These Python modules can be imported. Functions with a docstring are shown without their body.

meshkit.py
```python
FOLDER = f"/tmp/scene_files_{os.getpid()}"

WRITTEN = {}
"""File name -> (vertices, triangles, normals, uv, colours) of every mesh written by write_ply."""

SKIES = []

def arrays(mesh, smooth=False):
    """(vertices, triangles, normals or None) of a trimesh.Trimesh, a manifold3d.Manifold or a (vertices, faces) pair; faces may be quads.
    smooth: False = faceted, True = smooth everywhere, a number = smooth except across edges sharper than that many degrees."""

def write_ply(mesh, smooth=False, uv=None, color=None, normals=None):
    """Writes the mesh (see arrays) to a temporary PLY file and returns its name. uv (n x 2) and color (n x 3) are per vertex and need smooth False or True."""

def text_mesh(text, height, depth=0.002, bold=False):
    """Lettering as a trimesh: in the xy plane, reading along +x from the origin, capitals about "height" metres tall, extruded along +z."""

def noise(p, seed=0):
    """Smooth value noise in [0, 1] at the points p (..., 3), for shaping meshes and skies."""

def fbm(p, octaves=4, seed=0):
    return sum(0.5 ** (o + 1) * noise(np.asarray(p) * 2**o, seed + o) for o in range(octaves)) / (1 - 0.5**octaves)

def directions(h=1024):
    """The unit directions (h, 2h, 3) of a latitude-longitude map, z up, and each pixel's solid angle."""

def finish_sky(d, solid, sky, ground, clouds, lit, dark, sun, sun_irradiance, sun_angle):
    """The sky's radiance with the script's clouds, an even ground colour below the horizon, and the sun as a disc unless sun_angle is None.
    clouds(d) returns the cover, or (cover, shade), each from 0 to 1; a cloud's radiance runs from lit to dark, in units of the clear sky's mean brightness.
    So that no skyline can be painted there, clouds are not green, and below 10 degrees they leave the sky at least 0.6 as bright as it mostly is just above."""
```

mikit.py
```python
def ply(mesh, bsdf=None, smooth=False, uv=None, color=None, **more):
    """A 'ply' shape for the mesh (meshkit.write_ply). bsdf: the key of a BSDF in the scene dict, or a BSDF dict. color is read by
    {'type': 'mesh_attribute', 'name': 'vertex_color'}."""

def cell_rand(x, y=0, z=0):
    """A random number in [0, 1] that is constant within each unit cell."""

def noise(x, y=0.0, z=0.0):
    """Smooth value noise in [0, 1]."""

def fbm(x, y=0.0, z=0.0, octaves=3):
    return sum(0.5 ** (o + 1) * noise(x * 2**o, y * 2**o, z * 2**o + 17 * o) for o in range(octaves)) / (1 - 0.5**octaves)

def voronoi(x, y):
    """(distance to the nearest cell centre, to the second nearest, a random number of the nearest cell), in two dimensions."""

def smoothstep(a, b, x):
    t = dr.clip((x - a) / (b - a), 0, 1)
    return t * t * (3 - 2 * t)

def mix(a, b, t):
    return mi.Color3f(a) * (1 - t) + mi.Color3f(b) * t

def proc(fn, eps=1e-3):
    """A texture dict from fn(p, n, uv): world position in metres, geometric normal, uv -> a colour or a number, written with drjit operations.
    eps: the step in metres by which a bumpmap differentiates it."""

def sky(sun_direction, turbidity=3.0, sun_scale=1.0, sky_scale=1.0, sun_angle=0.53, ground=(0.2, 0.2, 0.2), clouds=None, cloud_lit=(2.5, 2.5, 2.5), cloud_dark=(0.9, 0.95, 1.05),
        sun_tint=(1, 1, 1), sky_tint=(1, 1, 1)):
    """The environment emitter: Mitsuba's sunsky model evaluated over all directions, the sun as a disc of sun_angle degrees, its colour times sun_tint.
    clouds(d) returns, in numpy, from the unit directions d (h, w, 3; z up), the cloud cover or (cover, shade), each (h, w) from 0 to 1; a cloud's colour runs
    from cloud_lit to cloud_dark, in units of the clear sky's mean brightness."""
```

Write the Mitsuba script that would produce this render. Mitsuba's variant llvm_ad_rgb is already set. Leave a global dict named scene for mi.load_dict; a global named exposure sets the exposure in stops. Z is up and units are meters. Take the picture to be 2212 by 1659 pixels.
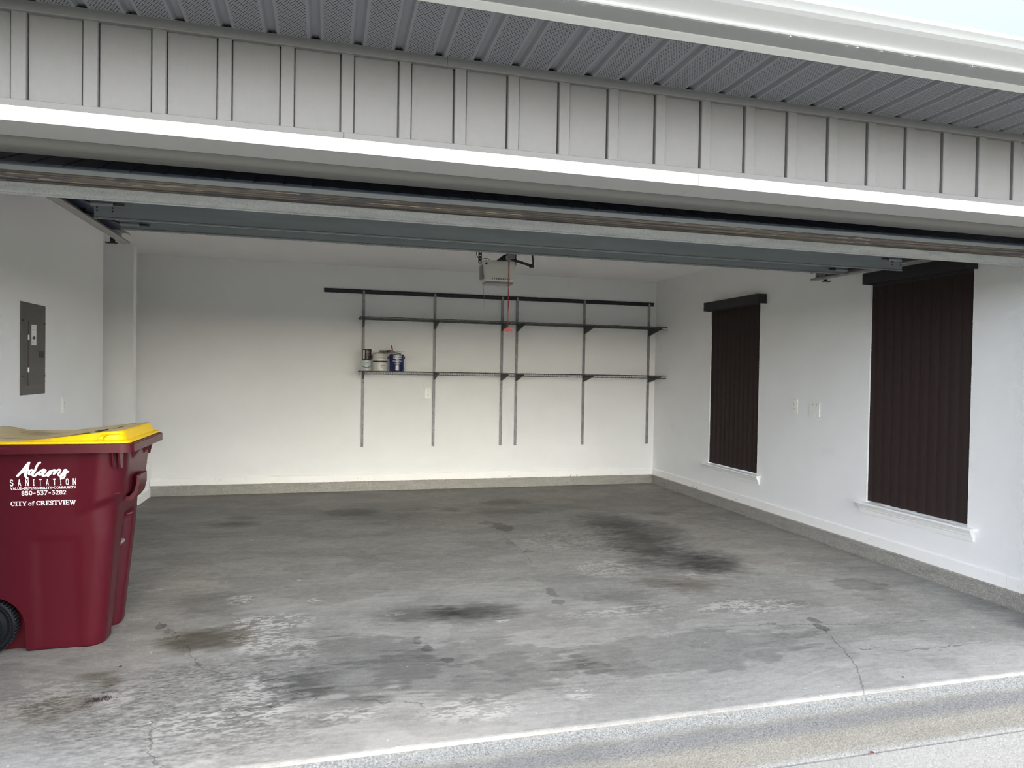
import math, random
import numpy as np, trimesh, shapely
from shapely.geometry import Polygon, LineString, Point, box as sbox
from shapely.ops import unary_union
import manifold3d as m3
import drjit as dr
import mitsuba as mi
import mikit, meshkit
from mikit import noise, fbm, voronoi, cell_rand, smoothstep, mix, proc

random.seed(7)
rng = np.random.default_rng(7)
T = mi.ScalarTransform4f
scene, labels = {}, {}

# ------------------------------------------------------------------ camera, sky, exposure
F, YAW, PITCH, ROLL, EYE = 1500.0, 0.2604, -0.0165, 0.0167, 1.45
_f = np.array([math.sin(YAW) * math.cos(PITCH), math.cos(YAW) * math.cos(PITCH), math.sin(PITCH)])
_r = np.array([math.cos(YAW), -math.sin(YAW), 0.0])
_u = np.cross(_r, _f)
_u = -_r * math.sin(ROLL) + _u * math.cos(ROLL)
scene['camera'] = {'type': 'perspective', 'fov': 2 * math.degrees(math.atan(1106 / F)), 'fov_axis': 'x', 'near_clip': 0.05, 'far_clip': 500.0,
                   'to_world': T().look_at(origin=[0, 0, EYE], target=(np.array([0, 0, EYE]) + _f).tolist(), up=_u.tolist())}


def clouds(d):
    e = np.maximum(d[..., 2:3], 0.06)
    q = np.concatenate([d[..., :2] / (e + 0.25) * 1.1 + 3.0, 0 * e + 1.7], -1)
    n = meshkit.fbm(q * 1.3, 5, 3)
    n2 = meshkit.fbm(q * 0.6 + 9.0, 4, 11)
    away = np.clip((d[..., 1] + 0.35) / 0.8, 0, 1)          # the cloud thickens away from the veiled sun behind the camera
    away = away * away * (3 - 2 * away)
    thin = 0.35 + 0.40 * np.clip((n - 0.36) / 0.22, 0, 1)
    cover = thin + (0.93 + 0.05 * n - thin) * away
    shade = 0.30 * np.clip((n2 - 0.35) / 0.4, 0, 1)
    return cover, shade + (0.90 + 0.10 * n - shade) * away


scene['sky'] = mikit.sky((0.08, -0.89, 0.44), turbidity=6.0, sky_tint=(0.90, 0.98, 1.18), sun_scale=0.0, sky_scale=1.0, ground=(0.10, 0.10, 0.09), clouds=clouds,
                         cloud_lit=(1.7, 1.7, 1.7), cloud_dark=(0.20, 0.225, 0.26))
exposure = 5.0


# ------------------------------------------------------------------ materials
def pr(name, col, rough=0.5, spec=0.5, metallic=0.0, bump=None, bump_scale=1.0, **more):
    c = proc(col) if callable(col) else {'type': 'rgb', 'value': list(col)}
    b = {'type': 'principled', 'base_color': c, 'roughness': proc(rough) if callable(rough) else rough, 'metallic': metallic, **more}
    if metallic == 0.0:
        b['specular'] = spec
    if bump:
        b = {'type': 'bumpmap', 'arbitrary': proc(bump, 1.5e-3), 'scale': bump_scale, 'bsdf': b}
    scene[name] = {'type': 'twosided', 'bsdf': b}
    return name


def band(x, c, w, s):  # 1 inside |x-c|<w, soft over s
    return 1 - smoothstep(w - s, w + s, dr.abs(x - c))


def wall_col(p, n, uv):
    a = fbm(p.x * 2.1 + 3, p.y * 2.1, p.z * 2.1, 3)
    s = noise(p.x * 9, p.y * 9, p.z * 2.2)
    smudge = smoothstep(0.80, 0.95, noise(p.x * 4.3 + 11, p.y * 4.3 + 7, p.z * 5.0)) * smoothstep(0.55, 0.8, s)
    k = 0.97 + 0.06 * a - 0.05 * smudge
    return mi.Color3f(0.785, 0.785, 0.78) * k


def wall_bump(p, n, uv):
    return noise(p.x * 130, p.y * 130, p.z * 130) + 0.6 * noise(p.x * 60, p.y * 60, p.z * 60)


OILS = [('oil', 2.70, 6.30, 0.30, 0.38, 0.75), ('oil', 2.88, 5.90, 0.32, 0.38, 0.65), ('oil', 2.62, 5.40, 0.32, 0.50, 0.75), ('oil', 2.68, 4.92, 0.36, 0.38, 0.8), ('oil', 2.90, 4.72, 0.24, 0.28, 0.8),
        ('brn', 2.48, 4.31, 0.25, 0.17, 0.6), ('brn', 2.26, 4.43, 0.17, 0.13, 0.45), ('dk', 0.89, 4.10, 0.23, 0.15, 0.95), ('dk', 0.56, 4.10, 0.27, 0.12, 0.75), ('brn', -0.62, 3.95, 0.22, 0.18, 0.9),
        ('dk', 1.95, 7.46, 0.30, 0.20, 0.7), ('dk', 1.91, 6.99, 0.30, 0.17, 0.45), ('dk', -0.82, 6.83, 0.18, 0.13, 0.6), ('dk', -0.81, 7.14, 0.16, 0.11, 0.5), ('dk', 0.28, 7.24, 0.26, 0.18, 0.6),
        ('dk', 0.62, 7.04, 0.50, 0.25, 0.35), ('dk', 1.26, 7.18, 0.12, 0.12, 0.6), ('wet', 0.14, 3.48, 0.46, 0.40, 0.55), ('wet', 0.72, 3.33, 0.58, 0.36, 0.45), ('wet', 1.85, 3.27, 0.75, 0.28, 0.42),
        ('ring', 1.29, 3.19, 0.09, 0.09, 0.5), ('dk', -0.12, 3.28, 0.16, 0.15, 0.75), ('dk', 0.10, 3.08, 0.20, 0.06, 0.5), ('wet', 0.30, 3.30, 0.55, 0.26, 0.25), ('dk', 0.41, 3.96, 0.15, 0.10, 0.2), ('dk', 1.89, 4.15, 0.22, 0.13, 0.45), ('dk', 1.92, 3.96, 0.10, 0.09, 0.4),
        ('dk', -0.67, 4.60, 0.18, 0.22, 0.35), ('brn', -1.03, 3.61, 0.08, 0.05, 0.6), ('brn', -0.94, 3.52, 0.05, 0.04, 0.6), ('brn', -1.09, 3.30, 0.14, 0.11, 0.4), ('wet', 3.62, 4.07, 0.19, 0.15, 0.5),
        ('wet', 3.60, 3.84, 0.19, 0.15, 0.25), ('dk', 3.40, 6.58, 0.10, 0.11, 0.35), ('dk', 3.16, 6.21, 0.09, 0.10, 0.35), ('dk', 3.08, 8.20, 0.16, 0.10, 0.4), ('wet', 0.88, 3.34, 0.17, 0.15, 0.4)]
DROPS = [(1.60, 6.26, .07, .19, .8), (1.49, 6.48, .08, .08, .6), (1.53, 5.68, .05, .06, .5), (1.60, 5.40, .04, .08, .5), (1.45, 4.34, .04, .13, .7), (1.43, 4.16, .05, .07, .7), (.49, 3.70, .03, .06, .7), (.53, 3.61, .04, .06, .7),
         (.60, 3.43, .03, .04, .7), (.63, 3.35, .05, .03, .6), (2.83, 3.52, .035, .06, .9), (2.79, 3.42, .03, .06, .9), (-.88, 4.22, .03, .05, .8), (-.83, 4.14, .02, .03, .7), (.17, 2.99, .03, .02, .7), (.04, 2.92, .13, .03, .4)]
LIGHTS = [(-.29, 4.16, .23, .14, 1), (-.33, 3.88, .18, .17, .8), (-.14, 3.75, .14, .16, .5), (-.51, 4.61, .08, .09, .9), (-.17, 4.97, .03, .03, .9), (-.07, 4.50, .05, .04, .9), (-.28, 3.29, .18, .14, .5), (-.21, 3.10, .11, .09, .6),
          (-.45, 3.04, .33, .12, .4), (.12, 2.98, .15, .08, .5), (.62, 2.89, .23, .12, .6), (1.12, 2.93, .07, .06, .6), (2.54, 3.83, .41, .14, .6), (1.78, 3.91, .42, .11, .45), (2.01, 4.84, .25, .24, .4), (2.04, 5.63, .48, .47, .25),
          (2.61, 4.53, .13, .06, .5), (1.01, 3.91, .05, .04, .8), (.40, 4.14, .07, .02, .8), (-1.03, 4.91, .03, .03, .7), (-1.21, 3.45, .16, .24, .3)]
CRACKS = [[(-.91, 4.29), (-.76, 4.04), (-.66, 3.81), (-.58, 3.61)], [(-.69, 3.09), (-.65, 2.97), (-.62, 2.86), (-.57, 2.70)], [(2.78, 3.37), (2.69, 3.12), (2.59, 2.9), (2.49, 2.76), (2.42, 2.66)],
          [(2.77, 3.1), (3.02, 3.02), (3.32, 3.01), (3.6, 3.03)], [(2.2, 3.55), (2.57, 3.51), (2.81, 3.45), (3.17, 3.38), (3.49, 3.36)], [(-.16, 3.26), (.0, 3.14), (.32, 3.04), (.43, 2.97)], [(-.67, 3.16), (-.47, 3.14), (-.22, 3.1)],
          [(1.49, 6.48), (1.53, 5.9), (1.56, 5.41), (1.53, 5.07)]]


def floor_col(p, n, uv):
    x, y = p.x, p.y
    big = fbm(x * 0.9 + 5, y * 0.9 + 2, 0.3, 3)
    mid = fbm(x * 3.1, y * 4.5 + 4, 1.3, 3)
    fine = fbm(x * 16, y * 30, 2.1, 3)
    fl2 = noise(x * 38 + 3 * mid, y * 85, 1.0) * 0.6 + noise(x * 90, y * 190, 6.0) * 0.4
    ridge = 1 - smoothstep(0.0, 0.035, dr.abs(fbm(x * 6.5 + 2.0 * mid, y * 13, 3.3, 3) - 0.5))
    scr = ridge * smoothstep(0.45, 0.62, noise(x * 1.7 + 31, y * 2.3))
    patch = smoothstep(0.50, 0.545, fbm(x * 2.3 + 40, y * 4.2, 9.1, 4))
    swx = x + 0.35 * (noise(x * 1.3, y * 1.3, 8.0) - 0.5)
    swy = y + 0.5 * (noise(x * 1.1 + 3, y * 1.1, 5.0) - 0.5)
    streak = fbm(swx * 5, swy * 55, 7.7, 2)
    grain = noise(x * 260, y * 260)
    v = 0.205 + 0.085 * (big - 0.5) + 0.09 * (mid - 0.5) + 0.045 * (fine - 0.5) + 0.055 * (streak - 0.5) + 0.035 * (grain - 0.5) + 0.028 * (patch - 0.5) + 0.05 * (fl2 - 0.5)
    rough = 1 - smoothstep(0.35, 1.0, dr.sqrt(dr.square((x + 0.55) / 0.85) + dr.square((y - 3.15) / 0.75)) + 0.8 * (mid - 0.5))
    v = v + 0.16 * rough * (fl2 - 0.48) + 0.05 * rough * (patch - 0.5)
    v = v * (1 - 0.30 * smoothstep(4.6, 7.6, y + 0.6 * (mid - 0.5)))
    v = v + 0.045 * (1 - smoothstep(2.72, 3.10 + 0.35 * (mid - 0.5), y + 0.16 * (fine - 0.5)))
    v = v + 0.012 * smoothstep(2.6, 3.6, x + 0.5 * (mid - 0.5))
    w1, w2 = (mid - 0.5), (fine - 0.5)
    warm = mi.Float(0)
    dark = mi.Float(1)
    for kind, cx, cy, rx, ry, s in OILS:
        d = dr.sqrt(dr.square((x - cx) / rx) + dr.square((y - cy) / ry)) + 0.9 * w1 + 0.5 * w2 + 0.35 * (streak - 0.5)
        if kind == 'ring':
            k = s * (1 - smoothstep(0.8, 1.05, d))
        elif kind == 'wet':
            k = s * (1 - smoothstep(0.85, 1.06, d))
        else:
            k = s * (1 - smoothstep(0.35, 1.5, d))
        dark = dark * (1 - k * (0.52 if kind in ('wet', 'ring') else 0.70))
        if kind == 'brn':
            warm = dr.maximum(warm, k)
    for cx, cy, rx, ry, s in DROPS:
        d = dr.sqrt(dr.square((x - cx) / rx) + dr.square((y - cy) / ry)) + 1.6 * w1 + 1.3 * w2
        dark = dark * (1 - 0.5 * s * (1 - smoothstep(0.75, 1.0, d)))
    lt = mi.Float(0)
    for cx, cy, rx, ry, s in LIGHTS:
        d = dr.sqrt(dr.square((x - cx) / rx) + dr.square((y - cy) / ry)) + 1.0 * w1
        lt = dr.maximum(lt, s * (1 - smoothstep(0.5, 1.2, d)))
    flake = smoothstep(0.47, 0.56, fine * 0.3 + 0.15 * streak + 0.55 * fl2)
    lt2 = lt * flake
    cr = mi.Float(0)
    jx, jy = x + 0.05 * w2 + 0.012 * (noise(x * 45, y * 45) - 0.5), y + 0.06 * w2
    for pl in CRACKS:
        for (ax, ay), (bx, by) in zip(pl[:-1], pl[1:]):
            ux, uy = bx - ax, by - ay
            t = dr.clip(((jx - ax) * ux + (jy - ay) * uy) / (ux * ux + uy * uy), 0, 1)
            d = dr.sqrt(dr.square(jx - ax - t * ux) + dr.square(jy - ay - t * uy))
            cr = dr.maximum(cr, 1 - smoothstep(0.001, 0.006, d))
    v = v * dark
    v = v + 0.17 * lt2 * (0.5 + 0.5 * dark)
    v = v * (1 - 0.4 * cr) * (1 - 0.07 * scr)
    speck = smoothstep(0.996, 0.999, cell_rand(x * 120, y * 90, 3)) * smoothstep(0.5, 0.9, mid + 0.3 * cell_rand(x * 90, y * 90, 9))
    v = v + 0.12 * speck
    v = dr.maximum(v, 0.02)
    tint = smoothstep(0.35, 0.7, noise(x * 0.8 + 20, y * 0.8))
    return mi.Color3f(v * (1.03 + 0.03 * tint + 0.10 * warm), v * (1.0 + 0.0 * tint), v * (0.945 - 0.03 * tint - 0.12 * warm))


def floor_bump(p, n, uv):
    return 0.6 * fbm(p.x * 18, p.y * 40, 2.1, 3) + 0.4 * noise(p.x * 150, p.y * 150)


def sill_col(p, n, uv):  # the lip and trough at the garage threshold
    x, y = p.x, p.y
    m = fbm(x * 5, y * 14, 0.7, 3)
    g = noise(x * 240, y * 240)
    g2 = noise(x * 190, y * 190)
    t = y + 0.03 * (m - 0.5)
    edge = band(t, 2.62, 0.035, 0.02)
    grey = band(t, 2.52, 0.06, 0.045)
    pit = smoothstep(0.70, 0.85, g2) * smoothstep(0.4, 0.6, m)
    v = 0.235 + 0.10 * (g - 0.5) + 0.08 * (m - 0.5)
    c = mi.Color3f(v * 1.0, v * 0.93, v * 0.79)
    c = mix(c, mi.Color3f(v * 0.72, v * 0.70, v * 0.68), grey)
    c = mix(c, mi.Color3f(v * 0.98, v * 0.97, v * 0.93) * (0.7 + 0.6 * g2), edge)
    c = mix(c, mi.Color3f(v * 1.1, v * 1.08, v * 1.02), 1 - smoothstep(2.275, 2.33 + 0.05 * (m - 0.5), t))
    return c * (1 - 0.55 * pit * dr.maximum(edge, 0.6 * grey))


def sill_bump(p, n, uv):
    return noise(p.x * 170, p.y * 170) + 0.8 * noise(p.x * 60, p.y * 60)


def drive_col(p, n, uv):
    x, y = p.x, p.y
    m = fbm(x * 2.2, y * 2.2, 0.4, 3)
    g = noise(x * 230, y * 230)
    v = 0.27 + 0.10 * (g - 0.5) + 0.08 * (m - 0.5)
    rust = smoothstep(0.0, 1.0, 1.2 - dr.sqrt(dr.square((x - 2.3) / 0.35) + dr.square((y - 2.02) / 0.1)) + 0.5 * (m - 0.5)) * smoothstep(0.4, 0.6, g)
    return mix(mi.Color3f(v * 1.05, v * 1.01, v * 0.93), mi.Color3f(v * 0.8, v * 0.6, v * 0.5), 0.7 * rust)


def curb_col(p, n, uv):
    a = fbm(p.x * 9, p.y * 9, p.z * 30, 3)
    s = voronoi((p.x + p.y) * 190, p.z * 190)
    white = smoothstep(0.66, 0.80, s[2]) * (1 - smoothstep(0.25, 0.45, s[0]))
    dk = smoothstep(0.55, 0.75, a)
    v = 0.25 + 0.16 * (a - 0.5) - 0.07 * dk
    return mix(mi.Color3f(v * 1.02, v * 0.98, v * 0.88), mi.Color3f(0.62, 0.60, 0.56), 0.8 * white)


def curb_bump(p, n, uv):
    return voronoi((p.x + p.y) * 130, p.z * 130)[0] + noise(p.x * 50, p.y * 50, p.z * 50)


def siding_col(p, n, uv):
    g = noise(p.x * 260, p.z * 45) * 0.5 + noise(p.x * 500, p.z * 200) * 0.5
    v = 1.0 + 0.07 * (g - 0.5) + 0.05 * (fbm(p.x * 2, p.z * 6, 0.2, 2) - 0.5)
    return mi.Color3f(0.155, 0.153, 0.159) * v


def siding_bump(p, n, uv):
    return noise(p.x * 300, p.z * 55) + 0.5 * noise(p.x * 700, p.z * 300)


def soffit_col(p, n, uv):
    u = dr.abs(((p.x + 0.972) / 0.1527 - dr.floor((p.x + 0.972) / 0.1527)) - 0.5) * 0.1527   # distance from the panel's middle line
    r = p.y / 0.0098
    row = dr.floor(r)
    q = p.x / 0.0110 + 0.5 * (row - 2 * dr.floor(row / 2))
    d = dr.sqrt(dr.square((q - dr.floor(q) - 0.5) * 0.0110) + dr.square((r - row - 0.5) * 0.0098))
    hole = (1 - smoothstep(0.0023, 0.0034, d)) * (1 - smoothstep(0.046, 0.048, u)) * dr.select(n.z < -0.9, 1.0, 0.0)
    return mix(mi.Color3f(0.21, 0.21, 0.23), mi.Color3f(0.012, 0.012, 0.015), hole)


def galv_col(p, n, uv):
    a = fbm(p.x * 7, p.y * 40, p.z * 40, 3)
    sp = noise(p.x * 330, p.y * 200, p.z * 200)
    fleck = smoothstep(0.66, 0.8, sp) * smoothstep(0.35, 0.6, a)
    v = 0.092 + 0.06 * (a - 0.5) + 0.035 * (noise(p.x * 300, p.y * 300, p.z * 300) - 0.5)
    return mix(mi.Color3f(v * 0.96, v, v * 1.0), mi.Color3f(0.06, 0.06, 0.055), 0.6 * fleck)


def steel_col(p, n, uv):
    a = fbm(p.x * 3, p.y * 12, p.z * 30, 3)
    v = 0.22 + 0.07 * (a - 0.5)
    return mi.Color3f(v * 0.9, v * 1.0, v * 1.0)


def seal_col(p, n, uv):
    a = fbm(p.x * 1.6, p.z * 330, p.y * 90, 3)
    b = noise(p.x * 9, p.z * 80, p.y * 20)
    w = smoothstep(0.62, 0.8, noise(p.x * 22, p.z * 260, 4.0))
    c = mix(mi.Color3f(0.014, 0.0125, 0.0125), mi.Color3f(0.050, 0.0425, 0.035), smoothstep(0.25, 0.65, a))
    c = mix(c, mi.Color3f(0.025, 0.022, 0.025), smoothstep(0.62, 0.85, b))
    return mix(c, mi.Color3f(0.40, 0.36, 0.28), 0.22 * w * smoothstep(0.5, 0.75, a))


def stand_col(p, n, uv):
    t = p.z / 0.0262
    f = t - dr.floor(t)
    u = (p.x - STD_X0[0]) * 0
    for x0 in STD_X:
        u = dr.select(dr.abs(p.x - x0) < 0.03, p.x - x0, u)
    slot = band(dr.abs(u), 0.0068, 0.0032, 0.0008) * band(f, 0.5, 0.34, 0.06) * dr.select(n.y < -0.8, 1.0, 0.0)
    slot = slot * dr.select(p.z < 2.16, 1.0, 0.0)
    v = 0.30 + 0.10 * (noise(p.z * 30, p.x * 5) - 0.5)
    return mix(mi.Color3f(v, v, v * 1.03), mi.Color3f(0.02, 0.02, 0.022), slot)


STD_X = [0.414, 1.272, 2.126, 2.320, 3.228, 4.147]
STD_X0 = STD_X


def maroon_col(p, n, uv):
    s = smoothstep(0.78, 0.9, noise(p.x * 14 + p.z * 25, p.z * 60, p.y * 14)) * smoothstep(0.5, 0.8, noise(p.x * 5, p.z * 5, 3.0))
    d = fbm(p.x * 4, p.y * 4, p.z * 3, 3)
    return mix(mi.Color3f(0.062, 0.0032, 0.0092) * (0.92 + 0.16 * d), mi.Color3f(0.25, 0.14, 0.15), 0.10 * s)


def lid_col(p, n, uv):
    a = fbm(p.x * 5, p.y * 9, 1.0, 3)
    top = smoothstep(0.85, 0.95, n.z) * smoothstep(0.305, 0.300, dr.abs(p.y - 4.159)) * dr.select(p.x < -0.986, 1.0, 0.0)
    y = mi.Color3f(0.74, 0.47, 0.004)
    dust = mix(mi.Color3f(0.42, 0.34, 0.20), mi.Color3f(0.52, 0.40, 0.19), a)
    sc = smoothstep(0.75, 0.85, noise(p.x * 10 + p.y * 14, p.y * 40))
    dust = mix(dust, mi.Color3f(0.12, 0.10, 0.07), 0.5 * sc)
    return mix(y, dust, top * (0.92 + 0.08 * a))


def vane_col(p, n, uv):
    v = 0.9 + 0.2 * noise(p.z * 30, p.y * 400)
    return mi.Color3f(0.0245, 0.0142, 0.0130) * v


pr('m_wall', wall_col, 0.75, 0.25, bump=wall_bump, bump_scale=0.0006)
pr('m_ceiling', (0.66, 0.65, 0.64), 0.9, 0.1)
pr('m_base', lambda p, n, uv: mi.Color3f(0.83, 0.82, 0.80) * (1 - 0.55 * smoothstep(0.93, 0.97, noise((p.x + p.y) * 24, p.z * 60)) * smoothstep(0.5, 0.7, noise((p.x + p.y) * 7, p.z * 9, 4.0))), 0.5, 0.4)
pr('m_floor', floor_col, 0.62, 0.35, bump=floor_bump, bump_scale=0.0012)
pr('m_sill', sill_col, 0.9, 0.2, bump=sill_bump, bump_scale=0.0016)
pr('m_drive', drive_col, 0.9, 0.2, bump=sill_bump, bump_scale=0.0012)
pr('m_curb', curb_col, 0.6, 0.5, bump=curb_bump, bump_scale=0.0022)
pr('m_lawn', (0.13, 0.15, 0.07), 1.0, 0.0)
pr('m_siding', siding_col, 0.55, 0.4, bump=siding_bump, bump_scale=0.0005)
pr('m_soffit', soffit_col, 0.5, 0.4)
pr('m_white', (0.80, 0.80, 0.78), 0.35, 0.5)
pr('m_trim', (0.43, 0.43, 0.42), 0.4, 0.4)
pr('m_gutter', (0.29, 0.295, 0.297), 0.3, 0.5)
pr('m_roof', lambda p, n, uv: mi.Color3f(0.12, 0.11, 0.105) * (0.7 + 0.6 * cell_rand(p.x * 4, p.y * 7)), 0.95, 0.1)
pr('m_wstrip', (0.135, 0.135, 0.13), 0.5, 0.4)
pr('m_galv', galv_col, 0.45, 0.6)
pr('m_steel', steel_col, 0.42, 0.6)
pr('m_doorskin', (0.05, 0.062, 0.10), 0.5, 0.4)
pr('m_railsteel', lambda p, n, uv: mi.Color3f(0.062, 0.070, 0.078) * (0.85 + 0.3 * fbm(p.x * 4, p.y * 60, p.z * 60, 2)), 0.45, 0.5)
pr('m_seal', seal_col, 0.8, 0.3)
pr('m_track', (0.21, 0.205, 0.195), 0.4, 0.6)
pr('m_black', (0.014, 0.015, 0.018), 0.4, 0.5)
pr('m_rail', (0.016, 0.018, 0.023), 0.45, 0.5)
pr('m_bolt', (0.5, 0.5, 0.5), 0.3, metallic=0.8)
pr('m_standard', stand_col, 0.4, 0.6)
pr('m_plate', (0.78, 0.77, 0.74), 0.3, 0.5)
pr('m_dark', (0.03, 0.03, 0.03), 0.5, 0.3)
pr('m_vane', vane_col, 0.6, 0.3)
pr('m_valance', (0.022, 0.020, 0.024), 0.5, 0.4)
pr('m_panelgrey', (0.085, 0.078, 0.072), 0.45, 0.4)
pr('m_sticker', lambda p, n, uv: mix(mi.Color3f(0.66, 0.65, 0.63), mi.Color3f(0.10, 0.10, 0.10), 0.8 * band(p.z / 0.0085 - dr.floor(p.z / 0.0085), 0.5, 0.22, 0.08) * smoothstep(0.28, 0.42, noise(p.y * 120, dr.floor(p.z / 0.0085) * 3.7)) * band(p.y, 5.4709, 0.034, 0.002) * smoothstep(0.25, 0.35, noise(dr.floor(p.z / 0.0085) * 0.9, 2.0))), 0.5, 0.3)
pr('m_hinge', (0.8, 0.8, 0.78), 0.3, 0.5)
pr('m_maroon', maroon_col, 0.36, 0.35)
pr('m_lid', lid_col, 0.36, 0.5)
pr('m_decal', (0.83, 0.84, 0.86), 0.4, 0.4)
pr('m_rubber', (0.006, 0.007, 0.010), 0.5, 0.15)
pr('m_lug', (0.02, 0.02, 0.023), 0.4, 0.3)
pr('m_steelbar', (0.45, 0.43, 0.42), 0.35, metallic=0.7)
pr('m_opener', (0.66, 0.64, 0.59), 0.4, 0.5)
pr('m_lens', (0.17, 0.165, 0.165), 0.4, 0.5)
pr('m_cord', (0.36, 0.05, 0.06), 0.7, 0.2)
pr('m_red', (0.36, 0.006, 0.02), 0.4, 0.5)
pr('m_blue', (0.006, 0.014, 0.085), 0.25, 0.6)
pr('m_canwhite', (0.60, 0.58, 0.55), 0.35, 0.5)
pr('m_cangreen', (0.50, 0.54, 0.52), 0.35, 0.5)
pr('m_canblack', (0.022, 0.014, 0.014), 0.35, 0.5)
pr('m_tin', (0.55, 0.55, 0.55), 0.3, metallic=0.8)
pr('m_teal', (0.02, 0.09, 0.09), 0.4, 0.4)
pr('m_rag', (0.30, 0.27, 0.23), 0.9, 0.1)
pr('m_brown', (0.14, 0.09, 0.06), 0.7, 0.2)
pr('m_leafred', (0.16, 0.05, 0.045), 0.7, 0.2)
pr('m_leaforange', (0.52, 0.30, 0.13), 0.7, 0.2)
pr('m_needle', (0.035, 0.02, 0.025), 0.8, 0.1)
scene['m_glass'] = {'type': 'thindielectric', 'int_ior': 1.5}
scene['m_drop'] = {'type': 'dielectric', 'int_ior': 1.33}


# ------------------------------------------------------------------ mesh helpers
def tm(v, f):
    return trimesh.Trimesh(np.asarray(v, float), np.asarray(f), process=False)


def cat(*ms):
    ms = [m for q in ms for m in (q if isinstance(q, (list, tuple)) else [q])]
    return trimesh.util.concatenate(ms)


def bx(x0, x1, y0, y1, z0, z1, b=0.0):
    if b <= 0:
        m = trimesh.creation.box((x1 - x0, y1 - y0, z1 - z0))
        m.apply_translation(((x0 + x1) / 2, (y0 + y1) / 2, (z0 + z1) / 2))
        return m
    pts = []
    for sx, ex in ((x0, 1), (x1, -1)):
        for sy, ey in ((y0, 1), (y1, -1)):
            for sz, ez in ((z0, 1), (z1, -1)):
                pts += [(sx, sy + ey * b, sz + ez * b), (sx + ex * b, sy, sz + ez * b), (sx + ex * b, sy + ey * b, sz)]
    return trimesh.convex.convex_hull(np.array(pts))


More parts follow.
